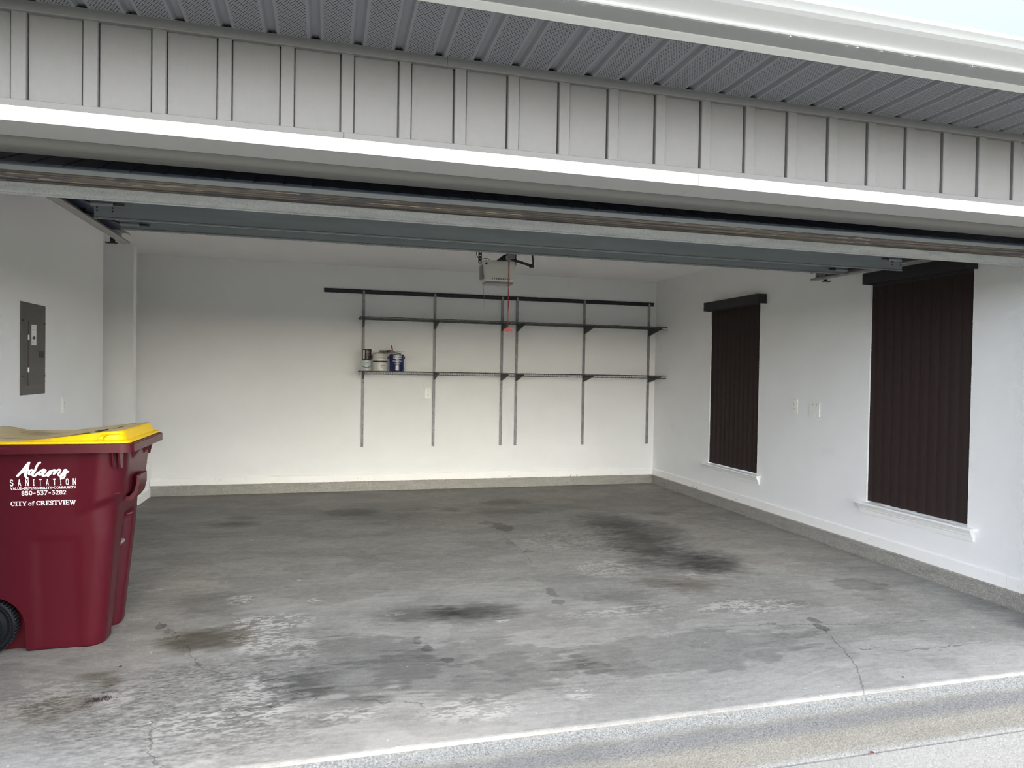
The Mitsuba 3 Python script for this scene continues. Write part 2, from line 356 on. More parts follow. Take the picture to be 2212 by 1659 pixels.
def ext(poly, d, axis):
    """extrude a shapely polygon: axis 'x' takes (y, z), 'y' takes (x, z), 'z' takes (x, y); from d[0] to d[1]"""
    if not isinstance(poly, (Polygon, shapely.MultiPolygon)):
        poly = Polygon(poly)
    ms = []
    for g in getattr(poly, 'geoms', [poly]):
        m = trimesh.creation.extrude_polygon(g, d[1] - d[0], engine='earcut')
        v = np.array(m.vertices)
        v[:, 2] += d[0]
        if axis == 'x':
            v = v[:, [2, 0, 1]]
        elif axis == 'y':
            v = np.stack([v[:, 0], v[:, 2], v[:, 1]], 1)
        f = np.array(m.faces)
        if axis == 'y':
            f = f[:, ::-1]
        ms.append(tm(v, f))
    return cat(ms)


def tube(pts, r, sides=10, closed=False):
    pts = np.asarray(pts, float)
    n = len(pts)
    tan = np.gradient(pts, axis=0)
    tan /= np.linalg.norm(tan, axis=1, keepdims=True)
    a = np.array([0, 0, 1.0]) if abs(tan[0][2]) < 0.9 else np.array([1.0, 0, 0])
    v = []
    for i in range(n):
        a = a - tan[i] * (a @ tan[i])
        a /= np.linalg.norm(a)
        b = np.cross(tan[i], a)
        t = np.arange(sides) * 2 * np.pi / sides
        rr = r[i] if np.ndim(r) else r
        v.append(pts[i] + rr * (np.cos(t)[:, None] * a + np.sin(t)[:, None] * b))
    v = np.vstack(v + [pts[:1], pts[-1:]])
    f = []
    for i in range(n - 1):
        for k in range(sides):
            p, q = i * sides + k, i * sides + (k + 1) % sides
            f += [(p, q, q + sides), (p, q + sides, p + sides)]
    for k in range(sides):
        f += [(n * sides, (k + 1) % sides, k), (n * sides + 1, (n - 1) * sides + k, (n - 1) * sides + (k + 1) % sides)]
    return tm(v, f)


def spline(pts, n=40):
    pts = np.asarray(pts, float)
    from scipy.interpolate import CubicSpline
    t = np.r_[0, np.cumsum(np.linalg.norm(np.diff(pts, axis=0), axis=1))]
    return CubicSpline(t, pts)(np.linspace(0, t[-1], n))


def cyl(c, r, h, axis='z', seg=32, r2=None):
    """cylinder or cone frustum from the point c, h long"""
    p = np.array([[0, 0], [r, 0], [r if r2 is None else r2, h], [0, h]])
    m = trimesh.creation.revolve(p, sections=seg)
    v = np.array(m.vertices)
    if axis == 'x':
        v = v[:, [2, 0, 1]]
    elif axis == 'y':
        v = v[:, [1, 2, 0]]
    return tm(v + np.asarray(c, float), m.faces)


def lathe(profile, c, axis='z', seg=40):
    m = trimesh.creation.revolve(np.asarray(profile, float), sections=seg)
    v = np.array(m.vertices)
    if axis == 'y':
        v = v[:, [1, 2, 0]]
    elif axis == 'x':
        v = v[:, [2, 0, 1]]
    return tm(v + np.asarray(c, float), m.faces)


def to_m(t):
    return m3.Manifold(m3.Mesh(vert_properties=np.asarray(t.vertices, np.float32), tri_verts=np.asarray(t.faces, np.uint32)))


def from_m(m):
    k = m.to_mesh()
    return tm(k.vert_properties[:, :3], k.tri_verts)


def loft(rings, cap=True):
    """closed rings of equal length -> a closed mesh"""
    n = len(rings[0])
    v = np.vstack(rings + [rings[0].mean(0, keepdims=True), rings[-1].mean(0, keepdims=True)])
    f = []
    for i in range(len(rings) - 1):
        for k in range(n):
            p, q = i * n + k, i * n + (k + 1) % n
            f += [(p, q, q + n), (p, q + n, p + n)]
    a = len(rings) * n
    if cap:
        for k in range(n):
            f += [(a, (k + 1) % n, k), (a + 1, (len(rings) - 1) * n + k, (len(rings) - 1) * n + (k + 1) % n)]
    return tm(v, f)


def put(key, mesh, mat, smooth=False, **more):
    """one entry of the scene; a key that is taken gets the next three-digit number"""
    k, i = key, 0
    while k in scene or k in labels and '__' not in k and any(s.startswith(k + '__') for s in scene):
        i += 1
        k = f'{key}_{i:03d}'
    scene[k] = mesh if isinstance(mesh, dict) else mikit.ply(mesh, mat, smooth, **more)
    return k


def thing(name, label, cat_, group=None):
    k, i = name, 0
    while k in labels:
        i += 1
        k = f'{name}_{i:03d}'
    labels[k] = {'label': label, 'category': cat_}
    if group:
        labels[k]['group'] = group
    return k


def struct(key, mesh=None, mat=None, smooth=False, label=None):
    if mesh is not None:
        scene[key] = mikit.ply(mesh, mat, smooth)
    labels[key] = {'kind': 'structure'}
    if label:
        labels[key]['label'] = label
    return key


# ------------------------------------------------------------------ the room shell
XL, XR, YB, ZC, YF = -1.965, 4.25, 8.52, 2.69, 2.70
YE = 7.03
slab = [(2.655, -0.2), (8.9, -0.2), (8.9, 0.0), (2.674, 0.0), (2.666, -0.002), (2.659, -0.007), (2.655, -0.016)]
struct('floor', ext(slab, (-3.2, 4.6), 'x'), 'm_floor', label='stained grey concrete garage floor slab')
lip = [(2.654, -0.25), (2.654, -0.013), (2.63, -0.022), (2.60, -0.028), (2.56, -0.034), (2.48, -0.040), (2.38, -0.041), (2.30, -0.038), (2.283, -0.042), (2.278, -0.06), (2.278, -0.25)]
struct('threshold', ext(lip, (-3.2, 4.6), 'x'), 'm_sill', 40, label='rough beige concrete lip along the front edge of the garage floor')
drv = [(-14.0, -0.75), (2.273, -0.25), (2.273, -0.046), (2.266, -0.041), (-14.0, -0.32)]
struct('driveway', ext(drv, (-3.2, 7.5), 'x'), 'm_drive', label='pale concrete driveway in front of the garage')
struct('lawn', bx(-60, 60, -60, 2.5, -1.2, -0.8), 'm_lawn', label='lawn around the driveway')

struct('wall_back', bx(-3.2, 4.6, YB, YB + 0.15, -0.1, ZC), 'm_wall', label='white back wall of the garage')
wr = to_m(bx(XR, XR + 0.16, 2.72, YB, -0.1, ZC))
WIN = [('window_1', 6.19, 7.125), ('window_2', 3.775, 4.700)]
for _, y0, y1 in WIN:
    wr = wr - to_m(bx(XR - 0.1, XR + 0.3, y0, y1, 0.425, 2.24))
struct('wall_right', from_m(wr), 'm_wall', label='white right wall with two windows')
struct('wall_left', cat(bx(XL - 0.15, XL, 2.72, YE, -0.1, ZC), bx(-3.2, XL - 0.149, YE - 0.12, YE, -0.1, ZC)), 'm_wall', label='white left wall that holds the electrical panel')
struct('wall_return', cat(bx(-3.2, -1.918, 7.85, 7.97, -0.1, ZC), bx(-3.2, -3.05, YE - 0.12, YB, -0.1, ZC)), 'm_wall', label='short white wall facing the opening past the end of the left wall')
struct('wall_platform', bx(-3.05, -1.898, 7.985, YB - 0.04, -0.02, 0.38, 0.004), 'm_wall', label='low white platform in the corner behind the short wall')
struct('ceiling', bx(-3.3, 4.6, 2.72, YB + 0.15, ZC, ZC + 0.1), 'm_ceiling', label='white garage ceiling')

# stem wall under the back and right wall
struct('curb_back', ext([(YB - 0.035, -0.05), (YB, -0.05), (YB, 0.112), (YB - 0.029, 0.112), (YB - 0.035, 0.106)], (-1.898, XR - 0.03), 'x'), 'm_curb', label='rough concrete stem wall along the back wall')
struct('curb_right', ext([(XR - 0.03, -0.05), (XR, -0.05), (XR, 0.112), (XR - 0.024, 0.112), (XR - 0.03, 0.106)], (2.72, YB), 'y'), 'm_curb', label='rough concrete stem wall along the right wall')
struct('baseboard_back', label='white painted board along the foot of the back wall')
pb = [(0, 0.113), (0.014, 0.113), (0.014, 0.190), (0.006, 0.200), (0, 0.200)]
for x0, x1 in ((-1.90, -0.903), (-0.898, 1.667), (1.672, XR - 0.014)):
    put('baseboard_back__board', ext([(YB - a, z) for a, z in pb], (x0, x1), 'x'), 'm_base')
struct('baseboard_right', label='white painted board along the foot of the right wall')
for y0, y1 in ((2.72, 3.469), (3.473, 6.004), (6.008, YB)):
    put('baseboard_right__board', ext([(XR - a, z) for a, z in pb], (y0, y1), 'y'), 'm_base')
struct('baseboard_left', label='white baseboard on the floor along the left side')
for x, y0, y1 in ((XL, 2.87, YE), (-1.898, 7.985, YB - 0.036)):
    put('baseboard_left__board', ext([(x, 0), (x + 0.012, 0), (x + 0.012, 0.085), (x + 0.008, 0.10), (x, 0.105)], (y0, y1), 'y'), 'm_base')

# windows, with panes in the outer part of the wall
for nm, y0, y1 in WIN:
    struct(nm, label='window behind dark vertical blinds')
    z0, z1, x0, x1 = 0.425, 2.24, XR + 0.115, XR + 0.15
    fr = [bx(x0, x1, y0, y0 + 0.04, z0, z1), bx(x0, x1, y1 - 0.04, y1, z0, z1), bx(x0, x1, y0, y1, z0, z0 + 0.04), bx(x0, x1, y0, y1, z1 - 0.04, z1), bx(x0, x1, y0, y1, 1.31, 1.35)]
    put(nm + '__frame', cat(fr), 'm_white')
    put(nm + '__pane', bx(x0 + 0.015, x0 + 0.0155, y0 + 0.04, y1 - 0.04, z0 + 0.04, 1.31), 'm_glass')
    put(nm + '__pane', bx(x0 + 0.015, x0 + 0.0155, y0 + 0.04, y1 - 0.04, 1.35, z1 - 0.04), 'm_glass')
    st = [(XR + 0.11, 0.426), (XR + 0.11, 0.447), (XR - 0.05, 0.447), (XR - 0.057, 0.443), (XR - 0.060, 0.4365), (XR - 0.057, 0.430), (XR - 0.05, 0.426)]
    stool = to_m(ext(st, (y0 - 0.075, y1 + 0.075), 'y')) - to_m(bx(XR, XR + 0.2, y0 - 0.2, y0, 0.3, 0.6)) - to_m(bx(XR, XR + 0.2, y1, y1 + 0.2, 0.3, 0.6))
    put(nm + '__sill', from_m(stool), 'm_white')
    ap = [(XR, 0.355), (XR - 0.012, 0.355), (XR - 0.014, 0.385), (XR - 0.024, 0.392), (XR - 0.026, 0.402), (XR - 0.036, 0.412), (XR - 0.040, 0.426), (XR, 0.426)]
    put(nm + '__apron', ext(ap, (y0 - 0.055, y1 + 0.055), 'y'), 'm_white')

# ------------------------------------------------------------------ the front of the house
struct('wall_front', cat(bx(-4.5, -1.45, YF + 0.02, 2.87, -0.6, 2.66), bx(4.05, 6.5, YF + 0.02, 2.87, -0.6, 2.66), bx(-1.45, 4.05, YF + 0.02, 2.90, 2.285, 2.66), bx(-4.5, 6.5, YF + 0.05, YF + 0.16, 2.6, 2.9)), 'm_siding',
       label='grey board and batten siding above the garage opening')
BP, BX0 = 0.21435, -1.037
for k in range(-3, 24):
    xb = BX0 + k * BP
    put('wall_front__batten', bx(xb + 0.004, xb + 0.0495, YF - 0.010, YF + 0.02, 2.334, 2.640, 0.0025), 'm_siding')
    put('wall_front__panel', bx(xb + 0.0525, xb + BP - 0.001, YF + 0.002, YF + 0.02, 2.334, 2.640, 0.0015), 'm_siding')
for k, (x0, x1) in enumerate(((-2.4, 0.0485), (0.0500, 4.3))):
    put('wall_front__strip', bx(x0, x1, YF - 0.013, YF + 0.02, 2.3125, 2.338, 0.002), 'm_siding')
cap = [(YF - 0.018, 2.262), (2.856, 2.262), (2.856, 2.284), (YF + 0.02, 2.284), (YF + 0.02, 2.3125), (YF - 0.018, 2.3125)]
struct('trim_1', label='white metal trim wrapped around the head of the garage opening')
for x0, x1 in ((-1.5, 1.5245), (1.5262, 4.1)):
    put('trim_1__board', ext(cap, (x0, x1), 'x'), 'm_trim')
struct('trim_2', label='grey moulding where the soffit meets the siding')
for x0, x1 in ((-2.6, 0.4335), (0.4345, 4.6)):
    put('trim_2__strip', ext([(YF - 0.022, 2.632), (YF - 0.018, 2.629), (YF, 2.629), (YF, 2.664), (YF - 0.022, 2.664)], (x0, x1), 'x'), 'm_siding')

struct('soffit', bx(-3.4, 7.0, 2.24, YF, 2.684, 2.70), 'm_dark', label='grey vented soffit panels under the eave')
SP, SX0 = 0.1527, -0.972
for k in range(-8, 40):
    x0 = SX0 + k * SP
    prof = [(x0 + 0.0105, 2.6785), (x0 + 0.019, 2.663), (x0 + SP - 0.019, 2.663), (x0 + SP - 0.0105, 2.6785), (x0 + SP, 2.6785), (x0 + SP, 2.684), (x0, 2.684), (x0, 2.6785)]
    put('soffit__panel', ext(prof, (2.245, YF - 0.001), 'y'), 'm_soffit')
struct('fascia', label='white fascia board behind the gutter')
fas = [(2.285, 2.655), (2.235, 2.655), (2.232, 2.662), (2.232, 2.80), (2.240, 2.80), (2.240, 2.663), (2.285, 2.663)]
for x0, x1 in ((-3.4, 2.598), (2.600, 7.0)):
    put('fascia__board', ext(fas, (x0, x1), 'x'), 'm_white')
g = [(2.231, 2.659), (2.152, 2.659), (2.146, 2.661), (2.144, 2.665), (2.144, 2.673), (2.139, 2.682), (2.127, 2.696), (2.111, 2.713), (2.102, 2.726), (2.098, 2.739), (2.094, 2.747), (2.092, 2.751), (2.091, 2.762), (2.095, 2.767), (2.105, 2.767)]
gp = LineString(g).buffer(0.0012, cap_style=2, join_style=1)
t = thing('gutter', 'white metal rain gutter running along the eave above the garage', 'gutter')
put(t + '__trough', cat(ext(gp, (-3.4, 7.0), 'x'), bx(-3.4, 7.0, 2.2285, 2.2315, 2.659, 2.767)), 'm_gutter', 35)
dm = []
for k in range(75):
    x = rng.uniform(0.7, 3.4)
    r = rng.uniform(0.0025, 0.005)
    s = trimesh.creation.icosphere(2, r)
    v = np.array(s.vertices)
    v[:, 2] = np.where(v[:, 2] > 0, v[:, 2] * 0.6, v[:, 2] * 1.25)
    dm.append(tm(v + [x, 2.149, 2.6585 - 0.5 * r], s.faces))
put(t + '__water_drops', cat(dm), 'm_drop', True)
labels[t + '__water_drops'] = {'kind': 'stuff', 'label': 'clear rain drops hanging under the gutter edge'}
struct('roof', ext([(2.20, 2.750), (2.20, 2.762), (9.5, 5.38), (9.5, 5.36), (2.25, 2.765)], (-3.6, 7.2), 'x'), 'm_roof', label='shingled roof above the gutter')

# weatherstrip under the header
t = thing('weatherstrip', 'grey vinyl weatherstrip along the inner edge of the garage door header', 'weatherstrip')
put(t + '__stop', ext([(2.857, 2.283), (2.908, 2.283), (2.908, 2.242), (2.896, 2.232), (2.884, 2.234), (2.873, 2.240), (2.864, 2.250), (2.857, 2.262)], (-1.4, 4.0), 'x'), 'm_wstrip', 30)
fl = LineString([(2.896, 2.238), (2.910, 2.2335), (2.930, 2.2315), (2.950, 2.2315), (2.966, 2.234)]).buffer(0.003, cap_style=1)
put(t + '__flap', ext(fl, (-1.4, 4.0), 'x'), 'm_wstrip', 30)

# ------------------------------------------------------------------ overhead garage door
DX0, DX1 = -1.345, 3.985
th = math.radians(22)
dv, mv = np.array([math.cos(th), math.sin(th)]), np.array([math.sin(th), -math.cos(th)])
O = np.array([3.0, 2.196])


def dp(a, s):  # a along the bottom section, s through it towards the inside
    return tuple(O + a * dv + s * mv)


t = door = thing('garage_door', 'steel sectional garage door rolled up overhead under the ceiling', 'garage door')
secs = [[dp(0.0, 0.0), dp(0.56, 0.0), dp(0.56, 0.05), dp(0.03, 0.05), dp(0.0, 0.05)],
        [(3.525, 2.405), (3.925, 2.375), (3.925, 2.325), (3.530, 2.355)], [(3.930, 2.375), (4.425, 2.375), (4.425, 2.325), (3.930, 2.325)], [(4.430, 2.375), (4.98, 2.375), (4.98, 2.325), (4.430, 2.325)]]
for i, s in enumerate(secs):
    put(t + '__section', ext(s, (DX0, DX1), 'x'), 'm_doorskin')
# raised strips of the outer skin of the lowest section
gm = []
nx = 46
for k in range(nx):
    x0 = DX0 + 0.01 + k * (DX1 - DX0 - 0.02) / nx
    gm.append(ext([dp(0.055, -0.0025), dp(0.54, -0.0025), dp(0.54, 0.001), dp(0.05, 0.001)], (x0 + 0.006, x0 + (DX1 - DX0 - 0.02) / nx - 0.006), 'x'))
for q in gm:
    put(t + '__section__plank', q, 'm_doorskin')
put(t + '__bottom_rail', ext([dp(0.010, -0.0015), dp(0.0, -0.0015), dp(-0.003, 0.001), dp(-0.005, 0.019), dp(0.03, 0.019), dp(0.03, 0.0)], (DX0, DX1), 'x'), 'm_railsteel')
sl = [dp(0.02, 0.0195)] + [dp(-0.004 - 0.010 * math.sin(math.pi * q / 10) - (0.0012 if q % 2 else 0), 0.0195 + 0.042 * q / 10) for q in range(11)] + [dp(0.02, 0.0615)]
put(t + '__bottom_seal', ext(sl, (DX0, DX1), 'x'), 'm_seal')
labels[t + '__bottom_seal'] = {'label': 'worn brown rubber bottom seal'}
ch = [dp(0.06, 0.052), dp(0.0, 0.052), dp(0.0, 0.102), dp(-0.006, 0.105), dp(-0.006, 0.110), dp(0.004, 0.110), dp(0.006, 0.107), dp(0.006, 0.07), dp(0.06, 0.07)]
put(t + '__strut', ext(ch, (DX0, DX1), 'x'), 'm_galv')
labels[t + '__strut'] = {'label': 'galvanised strut along the bottom edge of the door'}


def strut(y, z0, x0, x1):
    p_ = [(y, 2.326), (y, z0 + 0.010), (y - 0.005, z0 + 0.007), (y - 0.005, z0), (y + 0.006, z0), (y + 0.008, z0 + 0.002), (y + 0.008, 2.320), (y + 0.05, 2.320), (y + 0.05, 2.326)]
    return put(t + '__strut', ext(p_, (x0, x1), 'x'), 'm_steel')


s1 = strut(3.9, 2.184, -1.133, 3.772)
s2 = strut(4.4, 2.226, -1.142, 3.741)
for (ks, y, zt) in ((s1, 3.9, 2.285), (s2, 4.4, 2.28)):
    for x in np.linspace(-0.95, 3.6, 7) + (0.15 if y > 4 else 0):
        put(ks + '__bolt', cyl((x, y - 0.006, zt - 0.008), 0.006, 0.008, 'y', 10), 'm_bolt')
for x in (-1.12, -1.05, 3.69, 3.76):
    for z in (2.225, 2.241, 2.257):
        put(s1 + '__bolt', cyl((x, 3.897, z), 0.0042, 0.004, 'y', 8), 'm_dark')
for sgn, xe in ((-1, -1.142), (1, 3.741)):
    for yy, zz in ((4.385, 2.266), (3.880, 2.266)):
        k = put(t + '__hinge', cat(bx(min(xe, xe - sgn * 0.10), max(xe, xe - sgn * 0.10), yy, yy + 0.008, zz - 0.01, zz + 0.055, 0.001), cyl((min(xe, xe - sgn * 0.10), yy, zz - 0.012), 0.010, 0.10, 'x', 12)), 'm_steel')
        put(k + '__bolt', cyl((xe - sgn * 0.03, yy - 0.004, zz + 0.03), 0.007, 0.005, 'y', 10), 'm_bolt')
        put(k + '__bolt', cyl((xe - sgn * 0.08, yy - 0.004, zz + 0.035), 0.007, 0.005, 'y', 10), 'm_bolt')
        xw = -1.320 if sgn < 0 else 3.99
        put(t + '__roller', cat(cyl((xw - 0.010, yy, zz + 0.045), 0.024, 0.020, 'x', 20), tube([(xe - sgn * 0.15, yy, zz - 0.010), (xe, yy, zz - 0.008), (xe + (xw - xe) * 0.5, yy, zz + 0.02), (xw, yy, zz + 0.045)], 0.0055, 8)), 'm_black')

# tracks: a C channel along y, bent down behind the jamb, with an angle iron and a rear hanger
for side, X, sg, ye in (('left', -1.350, 1, 5.22), ('right', 4.02, -1, 5.08)):
    lab = 'galvanised garage door track hanging from the ceiling beside the left wall' if sg > 0 else 'galvanised garage door track hanging beside the right wall and the large blind'
    t = thing('door_track', lab, 'track')
    c2 = LineString([(X + sg * 0.050, 2.288), (X + sg * 0.052, 2.280), (X + sg * 0.045, 2.274), (X + sg * 0.004, 2.274), (X, 2.280), (X, 2.340), (X + sg * 0.004, 2.347), (X + sg * 0.045, 2.347), (X + sg * 0.052, 2.341), (X + sg * 0.050, 2.334)]).buffer(0.0016, cap_style=2)
    hz = ext(c2, (3.30, ye), 'y')
    arc = []
    for q in range(11):  # quarter bend down to the jamb
        a = q / 10 * math.pi / 2
        for s_ in (0, 1):
            r_ = 0.26 + (0.0365 if s_ == 0 else -0.0365)
            arc.append((3.30 - r_ * math.sin(a), 2.051 + r_ * math.cos(a)))
    outer, inner = arc[0::2], arc[1::2]
    plate = ext(Polygon(outer + inner[::-1]), (min(X, X + sg * 0.003), max(X, X + sg * 0.003)), 'x')
    lips = cat(*[tube([(X + sg * 0.025, a, b) for a, b in o], 0.004, 6) for o in (outer, inner)])
    vert = cat(bx(min(X, X + sg * 0.003), max(X, X + sg * 0.003), 3.0035, 3.0765, 0.03, 2.053), bx(min(X, X + sg * 0.05), max(X, X + sg * 0.05), 3.0035, 3.0065, 0.03, 2.053), bx(min(X, X + sg * 0.05), max(X, X + sg * 0.05), 3.0735, 3.0765, 0.03, 2.053))
    put(t + '__channel', cat(hz, plate, lips, vert), 'm_track')
    ang = LineString([(X - sg * 0.004, 2.310), (X - sg * 0.004, 2.352), (X - sg * 0.045, 2.352)]).buffer(0.0016, cap_style=2)
    put(t + '__angle_iron', ext(ang, (2.92, ye - 0.22), 'y'), 'm_track')
    put(t + '__hanger', cat(bx(X - sg * 0.03 - 0.016, X - sg * 0.03 + 0.016, ye - 0.09, ye - 0.087, 2.266, ZC), bx(min(X - sg * 0.07, X), max(X - sg * 0.07, X), ye - 0.105, ye - 0.075, 2.258, 2.266)), 'm_black')
    for yy in (ye - 0.14, ye - 0.03):
        put(t + '__bolt', cyl((X + sg * 0.001, yy, 2.310), 0.006, sg * 0.006, 'x', 10), 'm_dark')

# ------------------------------------------------------------------ garage door opener
t = thing('garage_door_opener', 'white garage door opener hanging from the ceiling in the middle of the garage', 'garage door opener')
ox0, ox1, oy0, oy1 = 1.200, 1.472, 5.42, 5.63


def oring(z, ix, iy0, iy1, r=0.03):
    p_ = sbox(ox0 + ix + r, oy0 + iy0 + r, ox1 - ix - r, oy1 - iy1 - r).buffer(r, quad_segs=5)
    c = np.array(p_.exterior.coords)[:-1]
    c = c[::-1] if not p_.exterior.is_ccw else c
    return np.c_[c, np.full(len(c), z)]


put(t + '__housing', loft([oring(2.178, 0.016, 0.004, 0.01), oring(2.20, 0.010, 0.0, 0.004), oring(2.26, 0.003, 0.012, 0.0), oring(2.31, 0.0, 0.022, 0.0), oring(2.345, 0.0, 0.034, 0.0), oring(2.352, 0.006, 0.042, 0.008)]), 'm_opener', 35)
put(t + '__light_lens', loft([oring(2.163, 0.026, 0.014, 0.03), oring(2.179, 0.018, 0.006, 0.014)]), 'm_lens', 35)
for k in range(9):
    xx = 1.262 + k * 0.0175
    q = ext([(xx, 2.193), (xx + 0.005, 2.193), (xx + 0.011, 2.204), (xx + 0.006, 2.204)], (5.4145, 5.430), 'y')
    put(t + '__vent_slot', q, 'm_dark')
put(t + '__side_panel', bx(1.1935, 1.212, 5.47, 5.58, 2.20, 2.315, 0.004), 'm_lens')
put(t + '__knob', cyl((1.221, 5.432, 2.318), 0.008, 0.03, 'y', 14), 'm_black')
put(t + '__rail', ext([(1.372, 2.372), (1.392, 2.372), (1.392, 2.378), (1.385, 2.378), (1.385, 2.40), (1.379, 2.40), (1.379, 2.378), (1.372, 2.378)], (2.93, 5.50), 'y'), 'm_black')
put(t + '__rail_bracket', ext([(1.305, 2.350), (1.365, 2.398), (1.42, 2.398), (1.465, 2.350)], (5.44, 5.455), 'y'), 'm_black')
put(t + '__trolley', cat(bx(1.352, 1.408, 5.24, 5.34, 2.335, 2.375, 0.008), bx(1.366, 1.394, 5.255, 5.325, 2.322, 2.338, 0.004)), 'm_lens')
am = [np.array(q) for q in ((1.375, 5.26, 2.335), (1.535, 5.22, 2.285))]
armm = tube(np.linspace(am[0], am[1], 4), 0.010, 4)
put(t + '__arm', armm, 'm_black')
put(t + '__arm', cat(tube(spline([(1.515, 5.215, 2.282), (1.530, 5.215, 2.285), (1.530, 5.17, 2.32), (1.532, 5.05, 2.36)], 14), 0.009, 4), bx(1.512, 1.550, 5.21, 5.22, 2.270, 2.295, 0.003)), 'm_black')
for xx, yy in ((1.175, 5.47), (1.462, 5.47)):
    hb = to_m(cat(bx(xx - 0.014, xx + 0.014, yy, yy + 0.003, 2.322, ZC)))
    for zz in np.arange(2.334, 2.68, 0.026):
        hb = hb - to_m(cyl((xx, yy - 0.01, zz), 0.0055, 0.03, 'y', 10))
    put(t + '__hanger_strap', from_m(hb), 'm_rail')
put(t + '__cable', tube(spline([(1.158, 5.5, 2.69), (1.152, 5.48, 2.43), (1.146, 5.45, 2.375), (1.165, 5.43, 2.352), (1.215, 5.43, 2.357), (1.245, 5.44, 2.350)], 30), 0.003, 6), 'm_black')
put(t + '__pull_cord', tube(spline([(1.203, 5.43, 2.185), (1.199, 5.43, 2.11), (1.203, 5.43, 2.04), (1.201, 5.43, 1.97)], 12), 0.0011, 5), 'm_rag')
t = thing('release_handle', 'red emergency release handle on a cord hanging below the garage door opener', 'handle')
hp = sbox(1.339, 1.778, 1.403, 1.789).buffer(0.004)
hp = hp.union(Polygon([(1.345, 1.79), (1.397, 1.79), (1.385, 1.796), (1.357, 1.796)]))
put(t + '__grip', ext(hp, (5.29, 5.308), 'y'), 'm_red')
put(t + '__cord', cat(tube([(1.366, 5.298, 2.325), (1.369, 5.299, 2.0), (1.3715, 5.299, 1.778)], 0.0023, 6), tube([(1.374, 5.298, 2.325), (1.3735, 5.299, 2.0), (1.3720, 5.299, 1.93)], 0.0023, 6), cyl((1.3717, 5.299, 1.768), 0.005, 0.012, 'z', 10)), 'm_cord')

# ------------------------------------------------------------------ shelving on the back wall
YS = YB
t = None
for i, (x0, x1, lab) in enumerate(((-0.047, 2.235, 'black hang rail screwed across the back wall, left length above the paint cans'), (2.238, 4.212, 'black hang rail across the back wall, right length that ends in the corner'))):
    t = thing('hang_rail', lab, 'rail')
    rp = [(YS, 2.364), (YS - 0.016, 2.364), (YS - 0.020, 2.368), (YS - 0.020, 2.374), (YS - 0.012, 2.377), (YS - 0.012, 2.403), (YS - 0.022, 2.406), (YS - 0.022, 2.412), (YS, 2.412)]
    put(t + '__rail', ext(rp, (x0, x1), 'x'), 'm_rail')
    for x in np.arange(x0 + 0.28, x1 - 0.05, 0.205):
        put(t + '__screw', cyl((x, YS - 0.015, 2.388), 0.006, 0.006, 'y', 8), 'm_dark')
slab_ = ['leftmost slotted steel shelf upright, behind the paint cans', 'second slotted steel shelf upright from the left, beside the wall outlet', 'third slotted steel shelf upright from the left, behind the red release handle',
         'fourth slotted steel shelf upright from the left, right next to the third', 'fifth slotted steel shelf upright from the left, in the middle of the right shelves', 'rightmost slotted steel shelf upright, in the corner of the back wall']
for x, lab in zip(STD_X, slab_):
    t = thing('shelf_standard', lab, 'shelf upright', 'slotted uprights on the back wall')
    y1 = YS - 0.001
    sp = [(x - 0.0155, y1), (x - 0.0155, y1 - 0.019), (x - 0.0135, y1 - 0.021), (x + 0.0135, y1 - 0.021), (x + 0.0155, y1 - 0.019), (x + 0.0155, y1)]
    put(t + '__channel', ext(sp, (0.528, 2.352), 'z'), 'm_standard')
    put(t + '__hook', bx(x - 0.012, x + 0.012, y1 - 0.027, y1 - 0.0005, 2.352, 2.402, 0.003), 'm_standard')
    for z in (2.28, 1.30, 0.56):
        put(t + '__screw', cyl((x, y1 - 0.023, z), 0.004, 0.004, 'y', 8), 'm_dark')
DEP = 0.39
levels = [(2.060, 'upper'), (1.440, 'lower')]
for zl, lv in levels:
    for (x0, x1, side) in ((0.352, 2.205, 'left'), (2.235, 4.205, 'right')):
        what = {'upperleft': 'empty black wire shelf, upper left one on the back wall', 'upperright': 'empty black wire shelf, upper right one ending in the corner',
                'lowerleft': 'black wire shelf that carries the paint cans, lower left on the back wall', 'lowerright': 'empty black wire shelf, lower right one ending in the corner'}[lv + side]
        t = thing('wire_shelf', what, 'shelf', 'wire shelves on the back wall')
        yf, yb = YS - 0.03 - DEP, YS - 0.03
        for y, z in ((yf, zl), (yf, zl - 0.034), (yb, zl - 0.004), (yf + 0.13, zl - 0.004), (yf + 0.26, zl - 0.004)):
            put(t + '__rail', tube([(x0, y, z), ((x0 + x1) / 2, y, z), (x1, y, z)], 0.0037, 6), 'm_black')
        wires = []
        for x in np.arange(x0 + 0.006, x1, 0.0268):
            wires.append(tube([(x, yb, zl), (x, (yf + yb) / 2, zl), (x, yf + 0.004, zl), (x, yf - 0.003, zl - 0.005), (x, yf - 0.003, zl - 0.036)], 0.0017, 4))
        put(t + '__wires', cat(wires), 'm_black')
        labels[t + '__wires'] = {'kind': 'stuff', 'label': 'thin black deck wires'}
for zl, lv in levels:
    for i, x in enumerate(STD_X):
        nth = ['leftmost', 'second', 'third', 'fourth', 'fifth', 'rightmost'][i]
        t = thing('shelf_bracket', f'dark triangular shelf bracket under the {lv} wire shelf on the {nth} upright' + ('' if i in (0, 5) else ' from the left'), 'bracket', f'brackets under the {lv} shelves')
        yw = YS - 0.018
        zt = zl - 0.010
        tri = [(yw, zt), (yw - 0.36, zt), (yw - 0.36, zt - 0.012), (yw - 0.05, zt - 0.078), (yw, zt - 0.085)]
        scene[t] = mikit.ply(ext(tri, (x - 0.005, x + 0.005), 'x'), 'm_rail')


